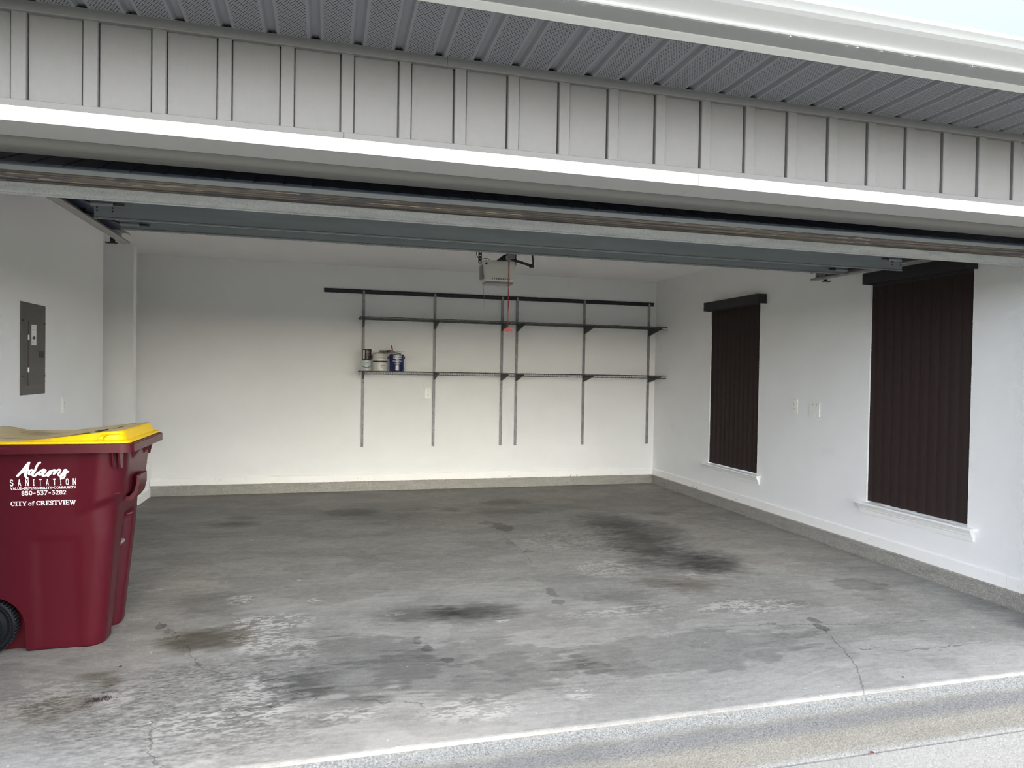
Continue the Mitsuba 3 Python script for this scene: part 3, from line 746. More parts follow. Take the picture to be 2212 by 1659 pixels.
# paint cans and what lies on them
def can(name, lab, x, y, z, r, h, mat, group=None, handle=True):
    t = thing(name, lab, 'paint can', group)
    put(t + '__body', lathe([(0, 0.002), (r - 0.002, 0.0), (r, 0.004), (r * 0.985, 0.008), (r * 0.985, h - 0.012), (r, h - 0.008), (r, h - 0.003), (r - 0.004, h)], (x, y, z)), mat, 30)
    put(t + '__lid', lathe([(r - 0.004, h), (r - 0.007, h + 0.001), (r - 0.012, h - 0.005), (r * 0.55, h - 0.004), (0, h - 0.004)], (x, y, z)), 'm_tin', 30)
    return t


def wrap(mesh, x, y, r):
    """bend flat lettering (x, z at depth y<=0) round a can"""
    v = np.array(mesh.vertices)
    a = v[:, 0] / r
    rr = r - v[:, 1]
    return tm(np.c_[x + rr * np.sin(a), y - rr * np.cos(a), v[:, 2]], mesh.faces)


def letters(text, w, h, bold=False, depth=0.001):
    m = meshkit.text_mesh(text, 1.0, 0.05, bold)
    lo, hi = m.bounds
    v = np.array(m.vertices)
    v = (v - lo) / np.maximum(hi - lo, 1e-9)
    v = np.c_[(v[:, 0] - 0.5) * w, -depth * v[:, 2], v[:, 1] * h]
    f = np.array(m.faces)[:, ::-1]
    m = tm(v, f)
    # subdivide long triangles so that lettering can bend
    return m


ZS = 1.440 + 0.003
YC = 8.27
tc = can('paint_can', 'small pale green paint can with a teal lid rim, under the black one', 0.440, YC, ZS, 0.055, 0.128, 'm_cangreen')
q = wrap(letters('valspar', 0.055, 0.016), 0.440, YC, 0.0552); q.apply_translation((0, 0, ZS + 0.088)); put(tc + '__lettering', q, 'm_dark')
q = wrap(letters('ultra', 0.05, 0.010), 0.440, YC, 0.0552); q.apply_translation((0, 0, ZS + 0.072)); put(tc + '__lettering', q, 'm_panelgrey')
sw = LineString([(-0.055, 0.050), (-0.03, 0.042), (0.0, 0.036), (0.03, 0.042), (0.055, 0.056)]).buffer(0.004)
q = ext(sw, (-0.001, 0.0), 'y'); q = wrap(q.subdivide_to_size(0.008), 0.440, YC, 0.0552); q.apply_translation((0, 0, ZS)); put(tc + '__stripe', q, 'm_teal')
put(tc + '__rim', lathe([(0.0548, 0.118), (0.0562, 0.118), (0.0562, 0.127), (0.0548, 0.127)], (0.440, YC, ZS)), 'm_teal', 30)
tc = can('paint_can', 'small black paint can with a white side label, stacked on the pale green one', 0.446, YC, ZS + 0.130, 0.0535, 0.122, 'm_canblack')
q = ext(sbox(-0.053, 0.012, -0.028, 0.108), (-0.001, 0.0), 'y'); q = wrap(q.subdivide_to_size(0.008), 0.446, YC, 0.0537); q.apply_translation((0, 0, ZS + 0.130)); put(tc + '__label', q, 'm_canwhite')
for zz, ww in ((0.095, 0.05), (0.082, 0.055), (0.06, 0.05)):
    q = ext(sbox(-0.012, zz - 0.003, -0.012 + ww * 0.8, zz + 0.003), (-0.001, 0.0), 'y'); q = wrap(q.subdivide_to_size(0.008), 0.446, YC, 0.0537); q.apply_translation((0, 0, ZS + 0.130)); put(tc + '__print', q, 'm_rag')


def bail(t, x, y, z, r, h, mat='m_black'):
    a = np.linspace(0, math.pi, 25)
    put(t + '__ear', cyl((x - r - 0.008, y, z + h * 0.8), 0.014, 0.010, 'x', 14), mat)
    put(t + '__ear', cyl((x + r - 0.002, y, z + h * 0.8), 0.014, 0.010, 'x', 14), mat)
    put(t + '__bail', tube(np.c_[x + (r + 0.006) * np.cos(a), y - 0.02 - 0.55 * r * np.sin(a) * 0 + 0 * a + (r + 0.01) * np.sin(a) * 0.9, z + h * 0.8 + 0.055 * np.sin(a)], 0.002, 6), 'm_tin')


tc = can('paint_can', 'large white paint can with a dark band, between the small stack and the blue can', 0.597, YC, ZS, 0.089, 0.200, 'm_canwhite')
bail(tc, 0.597, YC, ZS, 0.089, 0.20)
q = ext(sbox(-0.10, 0.098, 0.10, 0.117), (-0.001, 0.0), 'y'); q = wrap(q.subdivide_to_size(0.012), 0.597, YC, 0.0892); q.apply_translation((0, 0, ZS)); put(tc + '__stripe', q, 'm_dark')
for s, w_, h_, z_, x_, mt in (('valspar', 0.095, 0.026, 0.140, 0.02, 'm_panelgrey'), ('INTERIOR', 0.045, 0.012, 0.102, 0.005, 'm_canwhite')):
    if s == 'INTERIOR':
        s = 'WHITE'
        continue
    q = letters(s, w_, h_); q.apply_translation((x_, 0, 0)); q = wrap(q, 0.597, YC, 0.0895); q.apply_translation((0, 0, ZS + z_)); put(tc + '__lettering', q, mt)
for z_, a, b in ((0.185, -0.02, 0.075), (0.062, 0.0, 0.05), (0.036, 0.0, 0.05)):
    q = ext(sbox(a, z_ - 0.003, b, z_ + 0.003), (-0.001, 0.0), 'y'); q = wrap(q.subdivide_to_size(0.012), 0.597, YC, 0.0895); q.apply_translation((0, 0, ZS + z_ * 0)); put(tc + '__print', q, 'm_brown')
tc = can('paint_can', 'large dark blue paint can with white lettering, rightmost on the shelf', 0.793, YC, ZS, 0.0865, 0.198, 'm_blue')
bail(tc, 0.793, YC, ZS, 0.0865, 0.198)
for s, w_, h_, z_, b in (('valspar', 0.105, 0.030, 0.138, True), ('SIGNATURE', 0.118, 0.017, 0.106, False)):
    q = letters(s, w_, h_, b); q = wrap(q, 0.793, YC, 0.0868); q.apply_translation((0, 0, ZS + z_)); put(tc + '__lettering', q, 'm_decal')
for x_, z_, w_, h_ in ((0.0, 0.179, 0.10, 0.010), (0.0, 0.086, 0.08, 0.004), (-0.006, 0.055, 0.032, 0.026), (-0.006, 0.022, 0.034, 0.026)):
    q = ext(sbox(x_ - w_ / 2, z_ - h_ / 2, x_ + w_ / 2, z_ + h_ / 2), (-0.001, 0.0), 'y'); q = wrap(q.subdivide_to_size(0.012), 0.793, YC, 0.0868); q.apply_translation((0, 0, ZS)); put(tc + '__print', q, 'm_canwhite')
# rag, brushes and scraper on top of the two large cans
t = thing('paint_rag', 'crumpled grey rag lying across the white and the blue paint can', 'rag')
u_, v_ = np.meshgrid(np.linspace(0, 1, 60), np.linspace(0, 1, 30), indexing='ij')
px_, py_ = 0.535 + 0.30 * u_, 8.20 + 0.13 * v_
hz_ = 0.030 * meshkit.fbm(np.stack([u_ * 9, v_ * 5, 0 * u_], -1), 3, 5) * np.sin(np.pi * np.clip(u_, 0.02, 0.98)) ** 0.4
top = np.stack([px_, py_ + 0.02 * np.sin(u_ * 9), ZS + 0.2035 + hz_], -1)
bot = top.copy(); bot[..., 2] -= 0.0018
vv = np.vstack([top.reshape(-1, 3), bot.reshape(-1, 3)])
ff, NN = [], 60 * 30
for i in range(59):
    for j in range(29):
        a, b, c, d = i * 30 + j, (i + 1) * 30 + j, (i + 1) * 30 + j + 1, i * 30 + j + 1
        ff += [(a, b, c), (a, c, d), (NN + a, NN + c, NN + b), (NN + a, NN + d, NN + c)]
scene[t] = mikit.ply(tm(vv, ff), 'm_rag', True)
t = thing('paint_brush', 'dark paint brush lying flat over the two large paint cans', 'paint brush')
put(t + '__handle', tube([(0.64, 8.22, ZS + 0.232), (0.70, 8.22, ZS + 0.236), (0.76, 8.22, ZS + 0.231)], [0.007, 0.011, 0.006], 10), 'm_black', 40)
put(t + '__bristles', bx(0.585, 0.64, 8.20, 8.24, ZS + 0.224, ZS + 0.240, 0.004), 'm_brown')
t = thing('screwdriver', 'small tool with a dark red handle standing up behind the blue paint can', 'tool')
scene[t] = mikit.ply(tube([(0.742, 8.27, ZS + 0.235), (0.737, 8.27, ZS + 0.262), (0.732, 8.27, ZS + 0.285), (0.729, 8.27, ZS + 0.302)], [0.006, 0.008, 0.0085, 0.006], 12), 'm_red', 40)
t = thing('stir_stick', 'flat wooden stir stick lying across the lid of the blue paint can', 'stir stick')
scene[t] = mikit.ply(bx(0.70, 0.88, 8.185, 8.205, ZS + 0.2265, ZS + 0.2295, 0.001), 'm_rag')


# ------------------------------------------------------------------ outlets, blank plate, breaker panel
def outlet(name, lab, origin, ax):
    """duplex outlet plate 0.079 x 0.132; ax: 'b' on the back wall, 'r' right wall, 'l' left wall"""
    t = thing(name, lab, 'outlet')

    def tr(m):
        v = np.array(m.vertices)  # local: x right, y out of the wall towards -y, z up
        if ax == 'r':
            v = np.c_[v[:, 1], -v[:, 0], v[:, 2]]
            return tm(v + origin, m.faces)
        if ax == 'l':
            v = np.c_[-v[:, 1], v[:, 0], v[:, 2]]
            return tm(v + origin, m.faces)
        return tm(v + origin, m.faces)
    put(t + '__plate', tr(bx(-0.040, 0.040, -0.007, 0, -0.067, 0.067, 0.0025)), 'm_plate')
    for z in (0.022, -0.022):
        k = put(t + '__socket', tr(ext(Point(0, z).buffer(0.019).intersection(sbox(-0.019, z - 0.0145, 0.019, z + 0.0145)), (-0.0095, -0.004), 'y')), 'm_plate')
        put(k + '__slot', tr(cat(bx(-0.0075, -0.0050, -0.0098, -0.008, z - 0.002, z + 0.008), bx(0.0050, 0.0075, -0.0098, -0.008, z - 0.002, z + 0.008), cyl((0, -0.0098, z - 0.008), 0.0032, 0.002, 'y', 10))), 'm_dark')
    put(t + '__screw', tr(cyl((0, -0.0085, 0), 0.0035, 0.004, 'y', 10)), 'm_tin')
    return t


outlet('wall_outlet', 'white duplex outlet on the back wall beside the second shelf upright', np.array([1.203, YB, 1.177]), 'b')
outlet('wall_outlet', 'white duplex outlet on the right wall between the two blinds', np.array([XR, 5.615, 1.179]), 'r')
outlet('wall_outlet', 'white duplex outlet on the left wall below the breaker panel, above the trash cart', np.array([XL, 6.061, 1.1415]), 'l')
t = thing('blank_plate', 'white blank double wall plate next to the outlet on the right wall', 'wall plate')
put(t + '__plate', bx(XR - 0.008, XR, 5.268, 5.405, 1.094, 1.226, 0.003), 'm_plate')
for y in (5.307, 5.357):
    for z in (1.114, 1.206):
        put(t + '__screw', cyl((XR - 0.0095, y, z), 0.0035, 0.003, 'x', 10), 'm_lens')

t = thing('breaker_panel', 'grey electrical breaker panel on the left wall', 'electrical panel')
y0, y1, z0, z1 = 5.2778, 5.6916, 1.2431, 1.8692
fr = to_m(loft([np.array([(XL + d, y0 + i, z0 + i), (XL + d, y1 - i, z0 + i), (XL + d, y1 - i, z1 - i), (XL + d, y0 + i, z1 - i)]) for d, i in ((0.0, 0.0), (0.004, 0.0), (0.006, 0.002), (0.006, 0.036), (0.0085, 0.062))]))
put(t + '__cover', from_m(fr), 'm_panelgrey')
dy0, dy1, dz0, dz1 = 5.3848, 5.6551, 1.3046, 1.7417
k = put(t + '__door', bx(XL + 0.0088, XL + 0.0115, dy0, dy1, dz0, dz1, 0.0015), 'm_panelgrey')
put(k + '__latch', bx(XL + 0.0117, XL + 0.0135, 5.5623, 5.6461, 1.4991, 1.5445, 0.001), 'm_dark')
put(k + '__warning_label', bx(XL + 0.0117, XL + 0.0122, 5.4294, 5.5123, 1.5829, 1.7238), 'm_sticker')
put(k + '__label_icon', cyl((XL + 0.0123, 5.4722, 1.6346), 0.012, 0.0004, 'x', 16), 'm_dark')
for z in (1.6337, 1.4134):
    put(t + '__hinge_pin', bx(XL + 0.0086, XL + 0.017, 5.3759, 5.3843, z - 0.017, z + 0.017, 0.002), 'm_hinge')
for y, z in ((5.6684, 1.7417), (5.6711, 1.3715), (5.3001, 1.7435), (5.2965, 1.3715)):
    put(t + '__screw', cyl((XL + 0.006, y, z), 0.006, 0.006, 'x', 10), 'm_dark')

# ------------------------------------------------------------------ vertical blinds on the right wall
for nm, y0, y1, vy0, vy1, vz0, vz1, n, lab in (('b', 3.775, 4.700, 3.745, 4.682, 2.203, 2.290, 11, 'large dark brown vertical blind with a valance, nearest to the garage opening'),
                                             ('a', 6.19, 7.125, 6.085, 7.115, 2.185, 2.280, 11, 'narrow looking dark brown vertical blind with a valance, near the back corner')):
    t = thing('vertical_blind', lab, 'blind')
    xv = XR - 0.105
    put(t + '__valance', cat(bx(xv, xv + 0.006, vy0, vy1, vz0, vz1, 0.0015)), 'm_valance')
    put(t + '__valance_return', bx(xv + 0.0065, XR - 0.001, vy0, vy0 + 0.006, vz0, vz1, 0.0015), 'm_valance')
    put(t + '__valance_return', bx(xv + 0.0065, XR - 0.001, vy1 - 0.006, vy1, vz0, vz1, 0.0015), 'm_valance')
    put(t + '__headrail', bx(XR + 0.002, XR + 0.048, y0 + 0.003, y1 - 0.012, 2.19, 2.238, 0.002), 'm_valance')
    pitch = (y1 - y0 - 0.075) / (n - 1)
    for i in range(n):
        yc = y0 + 0.045 + i * pitch - (0.020 if False else 0)
        s = np.linspace(-1, 1, 9)
        w, tilt = 0.049, -0.026
        top_ = [(XR + 0.028 + tilt * a * 0.55 - 0.007 * (1 - a * a), yc + w * a) for a in s]
        bot_ = [(q[0] + 0.0012, q[1]) for q in top_][::-1]
        jj = 0.004 * rng.uniform(-1, 1)
        put(t + '__vane', ext(Polygon(top_ + bot_), (0.452 + 0.003 + abs(jj), 2.200), 'z'), 'm_vane', 40)

# ------------------------------------------------------------------ the trash cart
t = cart = thing('trash_cart', 'maroon wheeled trash cart with a dusty yellow lid and white lettering', 'trash can')
CX0, CX1, CY0, CY1 = -1.80, -0.945, 3.862, 4.475    # body at the height of the rim


def rrect(x0, x1, y0, y1, r, n=16):
    pts = []
    for cx, cy, a0 in ((x1 - r, y0 + r, -90), (x1 - r, y1 - r, 0), (x0 + r, y1 - r, 90), (x0 + r, y0 + r, 180)):
        for q in np.linspace(0, 90, n):
            a = math.radians(a0 + q)
            pts.append((cx + r * math.cos(a), cy + r * math.sin(a)))
    pts = np.array(pts)
    # even out the straight runs
    out = []
    for i in range(len(pts)):
        a, b = pts[i], pts[(i + 1) % len(pts)]
        k = max(1, int(np.linalg.norm(b - a) / 0.02))
        for j in range(k):
            out.append(a + (b - a) * j / k)
    return np.array(out)


def ss(a, b, x):
    q = np.clip((x - a) / (b - a), 0, 1)
    return q * q * (3 - 2 * q)


base = rrect(0, 1, 0, 1, 0.2, 12)


def body_ring(z):
    k = z / 1.03
    x1 = -1.105 + 0.097 * k
    x0 = -1.66 - 0.12 * k
    y0 = 3.985 - 0.113 * k
    y1 = 4.445 + 0.03 * k
    r = 0.075 + 0.03 * ss(0.55, 0.75, z)
    # a ring with a fixed number of points: angle-wise sampling of the rounded rectangle
    p_ = sbox(x0 + r, y0 + r, x1 - r, y1 - r).buffer(r, quad_segs=12)
    ln = p_.exterior
    c = np.array([ln.interpolate(q, normalized=True).coords[0] for q in np.linspace(0, 1, 181)[:-1]])
    cx, cy = (x0 + x1) / 2, (y0 + y1) / 2
    o = np.argmin(np.abs(np.arctan2(c[:, 1] - cy, c[:, 0] - cx) + math.pi * 0.999))
    c = np.roll(c, -o, axis=0)
    a2 = 0.5 * np.sum(c[:, 0] * np.roll(c[:, 1], -1) - np.roll(c[:, 0], -1) * c[:, 1])
    if a2 < 0:
        c = np.vstack([c[:1], c[1:][::-1]])
    nrm = np.roll(c, -1, 0) - np.roll(c, 1, 0)
    nrm = np.c_[nrm[:, 1], -nrm[:, 0]]
    nrm /= np.linalg.norm(nrm, axis=1, keepdims=True)
    # the upper part swells at the front end, its underside rising towards the front
    zb = 0.66 + 0.10 * ss(-0.25, 0.0, c[:, 0] - x1)
    b = ss(zb - 0.012, zb + 0.035, z) * ss(-0.19, -0.03, c[:, 0] - x1)
    # the flat of the side is set in a little below the lettering
    inset = 0.006 * ss(0.60, 0.56, z) * ss(3.0, 8.0, 100 * (c[:, 0] + 1.45)) * ss(10.0, 5.0, 100 * (c[:, 0] + 1.28)) * (c[:, 1] < cy)
    # groove down the middle of the front below the bulge, where the grab bar sits
    gr = 0.055 * ss(0.68, 0.60, z) * (1 - ss(0.06, 0.10, np.abs(c[:, 1] - 4.22))) * (c[:, 0] > cx)
    c = c + nrm * (0.027 * b - inset)[:, None]
    c[:, 0] -= gr
    return np.c_[c, np.full(len(c), z)]


zs = np.r_[0.0, 0.006, 0.02, np.linspace(0.06, 0.54, 9), np.linspace(0.56, 0.84, 24), np.linspace(0.87, 1.045, 6)]
rings = []
for z in zs:
    r_ = body_ring(z)
    if z < 0.015:  # rounded foot
        c_ = r_[:, :2].mean(0)
        ins = 0.014 if z == 0 else 0.005
        d_ = r_[:, :2] - c_
        r_[:, :2] = c_ + d_ * (1 - ins / np.maximum(np.abs(d_).max(0), 1e-6))
    rings.append(r_)
body = to_m(loft(rings))
WX, WZ, WR = -1.630, 0.142, 0.142
well = to_m(cyl((-1.612, 3.80, 0.135), 0.163, 0.245, 'y', 48)) + to_m(bx(-1.775, -1.449, 3.80, 4.045, -0.1, 0.135))
well2 = to_m(cyl((-1.612, 4.39, 0.135), 0.163, 0.245, 'y', 48)) + to_m(bx(-1.775, -1.449, 4.39, 4.65, -0.1, 0.135))
body = body - well - well2
# pocket behind the grab bar and the lift pocket above it
body = body - to_m(bx(-1.145, -0.9, 4.165, 4.275, 0.455, 0.62, 0.004))
body = body - to_m(bx(-1.09, -0.9, 4.10, 4.25, 0.755, 0.868, 0.004))
put(t + '__body', from_m(body), 'm_maroon', 28)
# lift pocket: half bowl standing proud of the front
pk = [(-1.05, 0.735), (-1.025, 0.728), (-0.998, 0.738), (-0.976, 0.770), (-0.966, 0.815), (-0.966, 0.868), (-0.978, 0.868), (-0.980, 0.82), (-0.991, 0.782), (-1.012, 0.757), (-1.05, 0.750)]
put(t + '__lift_pocket', cat(ext(pk, (4.10, 4.26), 'y'), ext([(-1.05, 0.735)] + pk[1:6] + [(-1.05, 0.868)], (4.250, 4.26), 'y')), 'm_maroon', 30)
put(t + '__grab_bar', cyl((-1.088, 4.17, 0.482), 0.0125, 0.10, 'y', 16), 'm_steelbar', 40)
labels[t + '__grab_bar'] = {'label': 'bare steel grab bar'}


def orect(x0, x1, y0, y1, r):
    return sbox(x0 + r, y0 + r, x1 - r, y1 - r).buffer(r, quad_segs=10)


RX0, RX1, RY0, RY1 = -1.86, -0.930, 3.806, 4.512
rim = orect(RX0, RX1, RY0, RY1, 0.055).difference(orect(RX0 + 0.07, RX1 - 0.07, RY0 + 0.07, RY1 - 0.07, 0.05))
put(t + '__rim', cat(ext(rim, (1.021, 1.060), 'z'), ext(orect(RX0 + 0.004, RX1 - 0.004, RY0 + 0.004, RY1 - 0.004, 0.055).difference(orect(RX0 + 0.05, RX1 - 0.05, RY0 + 0.05, RY1 - 0.05, 0.05)), (1.058, 1.064), 'z')), 'm_maroon', 30)
for x in (-1.030, -1.002):
    put(t + '__rib', ext([(3.83, 1.022), (3.90, 1.022), (3.90, 0.935), (3.862, 0.937), (3.850, 0.96)], (x, x + 0.009), 'x'), 'm_maroon')
for y in (4.05, 4.28):
    put(t + '__rib', ext([(-0.945, 1.022), (-1.02, 1.022), (-1.02, 0.950), (-0.985, 0.965)], (y, y + 0.012), 'y'), 'm_maroon')
put(t + '__rib', ext([(-0.968, 1.022), (-1.02, 1.022), (-1.02, 0.950), (-0.983, 0.950)], (4.40, 4.412), 'y'), 'm_maroon')
for y in (3.958, 4.455):
    k = put(t + '__wheel', lathe([(0, 0.0), (0.085, 0.0), (0.090, 0.006), (0.105, 0.010), (0.118, 0.004), (0.132, 0.004), (WR - 0.002, 0.010), (WR, 0.018), (WR, 0.046), (WR - 0.004, 0.054), (0.118, 0.058), (0.10, 0.05), (0, 0.05)], (WX, y, WZ), 'y', 64), 'm_rubber', 30)
    lug = []
    for q in range(52):
        a = q * 2 * math.pi / 52
        m_ = bx(-0.004, 0.004, 0.006, 0.054, -0.003, 0.0035, 0.001)
        m_.apply_transform(trimesh.transformations.rotation_matrix(a, (0, 1, 0)) @ trimesh.transformations.translation_matrix((0, 0, WR)))
        m_.apply_translation((WX, y, WZ))
        lug.append(m_)
        m_ = bx(-0.0045, 0.0045, -0.0005, 0.004, -0.0016, 0.0016)
        m_.apply_transform(trimesh.transformations.rotation_matrix(a, (0, 1, 0)) @ trimesh.transformations.translation_matrix((0, 0, 0.123)))
        m_.apply_translation((WX, y, WZ))
        lug.append(m_)
    put(k + '__tread', cat(lug), 'm_lug')
    labels[k + '__tread'] = {'kind': 'stuff', 'label': 'moulded tread lugs'}
    for q in range(6):
        m_ = bx(-0.006, 0.006, -0.006, 0.004, 0.02, 0.082, 0.002)
        m_.apply_transform(trimesh.transformations.rotation_matrix(q * math.pi / 3 + 0.3, (0, 1, 0)))
        m_.apply_translation((WX, y, WZ))
        put(k + '__spoke', m_, 'm_rubber')
put(t + '__axle', cyl((WX, 3.97, WZ), 0.010, 0.52, 'y', 12), 'm_steelbar')
# the lid
LX0, LX1, LY0, LY1 = -1.855, -0.948, 3.818, 4.500


def lring(ins, zf, r=0.05):
    p_ = orect(LX0 + ins, LX1 - ins, LY0 + ins, LY1 - ins, max(r - ins * 0.3, 0.015))
    c = np.array([p_.exterior.interpolate(q, normalized=True).coords[0] for q in np.linspace(0, 1, 161)[:-1]])
    a2 = 0.5 * np.sum(c[:, 0] * np.roll(c[:, 1], -1) - np.roll(c[:, 0], -1) * c[:, 1])
    if a2 < 0:
        c = np.vstack([c[:1], c[1:][::-1]])
    return np.c_[c, zf(c[:, 0], c[:, 1])]


def ztop(x, y):
    e = 1.0805 + 0.047 * ss(-1.46, -0.94, x) + 0.022 * ss(-1.58, -1.72, x)
    return e


def zsag(k):
    return lambda x, y: ztop(x, y) - k


lr = [lring(0.004, lambda x, y: 1.0645 + 0 * x), lring(0.0, lambda x, y: 1.0665 + 0 * x), lring(0.0, lambda x, y: 1.074 + 0 * x), lring(0.003, lambda x, y: 1.077 + 0 * x), lring(0.020, lambda x, y: 1.0775 + 0 * x)]
lr += [lring(0.024, lambda x, y: 1.0775 + 0.15 * (ztop(x, y) - 1.0775)), lring(0.036, lambda x, y: 1.0775 + 0.85 * (ztop(x, y) - 1.0775)), lring(0.042, ztop), lring(0.06, zsag(0.001)), lring(0.10, zsag(0.004)), lring(0.2, zsag(0.010)), lring(0.29, zsag(0.012))]
put(t + '__lid', loft(lr), 'm_lid', 25)
labels[t + '__lid'] = {'label': 'bright yellow lid with a dusty brown top'}
lp = spline([(-1.085, 3.828, 1.0755), (-1.085, 3.822, 1.096), (-1.075, 3.835, 1.107), (-1.045, 3.845, 1.108), (-1.02, 3.855, 1.111)], 20)
lm = []
a_ = [np.array(q) for q in lp]
lv_ = np.vstack([[q + [0, -0.003, 0.002], q + [0.022, -0.003, 0.002], q + [0.022, 0.003, -0.002], q + [0, 0.003, -0.002]] for q in a_])
lf = []
for i in range(len(a_) - 1):
    for k2 in range(4):
        p0, q0 = i * 4 + k2, i * 4 + (k2 + 1) % 4
        lf += [(p0, q0, q0 + 4), (p0, q0 + 4, p0 + 4)]
put(t + '__lid__loop', tm(lv_, lf + [(0, 2, 1), (0, 3, 2)]), 'm_lid', 25)
# dark worn marks moulded into the lid
for pts in ([(-1.30, 3.96), (-1.27, 3.95), (-1.235, 4.02), (-1.20, 4.00), (-1.185, 4.05), (-1.215, 4.13), (-1.245, 4.12), (-1.262, 4.05)], [(-1.20, 4.17), (-1.165, 4.13), (-1.14, 4.19), (-1.165, 4.27), (-1.20, 4.25)], [(-1.135, 4.25), (-1.12, 4.24), (-1.075, 4.43), (-1.09, 4.44)], [(-1.36, 3.97), (-1.305, 3.955), (-1.30, 3.965), (-1.355, 3.985)]):
    q = ext(Polygon(pts).buffer(0), (0.0, 0.0008), 'z').subdivide_to_size(0.03)
    v = np.array(q.vertices)
    v[:, 2] += ztop(v[:, 0], v[:, 1]) - 0.0075 + 0.004 * (1 - ss(3.9, 4.1, v[:, 1]))
    put(t + '__lid__mark', tm(v, q.faces), 'm_dark')
# left of the frame: the handle bar at the hinge end
put(t + '__handle', tube([(-1.83, 3.92, 1.0), (-1.90, 3.92, 1.02), (-1.915, 3.95, 1.025), (-1.915, 4.15, 1.025), (-1.915, 4.36, 1.025), (-1.90, 4.39, 1.02), (-1.83, 4.39, 1.0)], 0.016, 10), 'm_maroon', 40)


# lettering on the side of the cart
def on_side(mesh_xz):
    """flat lettering: x -> X, y -> Z, z (0..1) -> thickness, laid on the leaning side of the cart"""
    v = np.array(mesh_xz.vertices)
    z = v[:, 1]
    y = 3.985 - 0.113 * z / 1.03 - 0.0004 - 0.0012 * v[:, 2]
    return tm(np.c_[v[:, 0], y, z], np.array(mesh_xz.faces)[:, ::-1])


def flat(poly):
    return cat([trimesh.creation.extrude_polygon(g_, 1.0, engine='earcut') for g_ in getattr(poly, 'geoms', [poly])])


def PX(cx, cy):
    """traced position (in a 2212 px wide trace of the decal) -> metres on the cart's side"""
    px, py = cx / 11.06, 980 + cy / 11.06
    return -1.527 + 0.0020 * px, 0.975 - (py + 0.021 * (px - 90) - 996.5) * 0.00217


def stroke(pts, w):
    return LineString(spline([PX(*q) for q in pts], 50)).buffer(w * 0.00018 / 2)


adams = [([(405, 550), (480, 470), (560, 375), (630, 280), (690, 215)], 62), ([(685, 215), (665, 300), (630, 400), (595, 500), (600, 570), (635, 605)], 58), ([(505, 465), (575, 430), (650, 405)], 52),
         ([(775, 405), (730, 400), (690, 440), (672, 495), (700, 515), (745, 480), (790, 425)], 50), ([(950, 210), (905, 245), (850, 345), (795, 455), (763, 535), (795, 550), (850, 515), (905, 460)], 56),
         ([(1065, 400), (1010, 395), (950, 430), (910, 490), (925, 520), (975, 495), (1045, 425)], 50), ([(1070, 405), (1030, 480), (1005, 545), (1050, 545), (1120, 490), (1190, 425)], 52),
         ([(1205, 420), (1170, 490), (1125, 555)], 52), ([(1150, 520), (1215, 450), (1275, 400), (1310, 405), (1290, 455), (1268, 500)], 50), ([(1275, 495), (1335, 430), (1390, 390), (1425, 395), (1410, 450), (1375, 520), (1405, 545), (1455, 500)], 50),
         ([(1450, 505), (1505, 445), (1540, 395), (1575, 395), (1572, 415)], 48), ([(1540, 400), (1545, 455), (1540, 520), (1510, 590), (1460, 612), (1432, 585), (1470, 540), (1540, 490), (1620, 440)], 46)]
put(t + '__lettering', on_side(flat(unary_union([stroke(a, w) for a, w in adams]).buffer(0.0008).buffer(-0.0008))), 'm_decal')


def textbox(text, x0, x1, z0, z1, bold=True):
    m = meshkit.text_mesh(text, 1.0, 1.0, bold)
    lo, hi = m.bounds
    v = (np.array(m.vertices) - lo) / (hi - lo)
    return tm(np.c_[x0 + v[:, 0] * (x1 - x0), z0 + v[:, 1] * (z1 - z0), v[:, 2]], m.faces)


W8 = []
for ch_, cx0, cx1 in zip('SANITATION', (218, 405, 580, 765, 905, 1075, 1243, 1412, 1550, 1722), (300, 480, 660, 800, 972, 1142, 1313, 1447, 1620, 1802)):
    a, b = PX(cx0, 800)[0], PX(cx1, 800)[0]
    W8.append(textbox(ch_, a, b, PX(218, 815)[1], PX(218, 640)[1]))
put(t + '__lettering', on_side(cat(W8)), 'm_decal')
put(t + '__lettering', on_side(textbox('VALUE\u2022DEPENDABILITY\u2022COMMUNITY', PX(225, 0)[0], PX(1800, 0)[0], PX(225, 905)[1], PX(225, 838)[1])), 'm_decal')
put(t + '__lettering', on_side(textbox('850-537-3282', PX(480, 0)[0], PX(1550, 0)[0], PX(480, 1050)[1], PX(480, 932)[1])), 'm_decal')


# bold roman capitals with serifs, drawn as polygons in a unit box (height 1)
def arc_(cx, cy, rx, ry, a0, a1, n=24):
    return [(cx + rx * math.cos(math.radians(a)), cy + ry * math.sin(math.radians(a))) for a in np.linspace(a0, a1, n)]


def oval(cx, cy, rx, ry, wv, wh):
    return Polygon(arc_(cx, cy, rx, ry, 0, 360, 48)).difference(Polygon(arc_(cx, cy, rx - wv, ry - wh, 0, 360, 48)))


def R_(x0, y0, x1, y1):
    return sbox(x0, y0, x1, y1)


def L_(a, b, w):
    return LineString([a, b]).buffer(w / 2, cap_style=2)


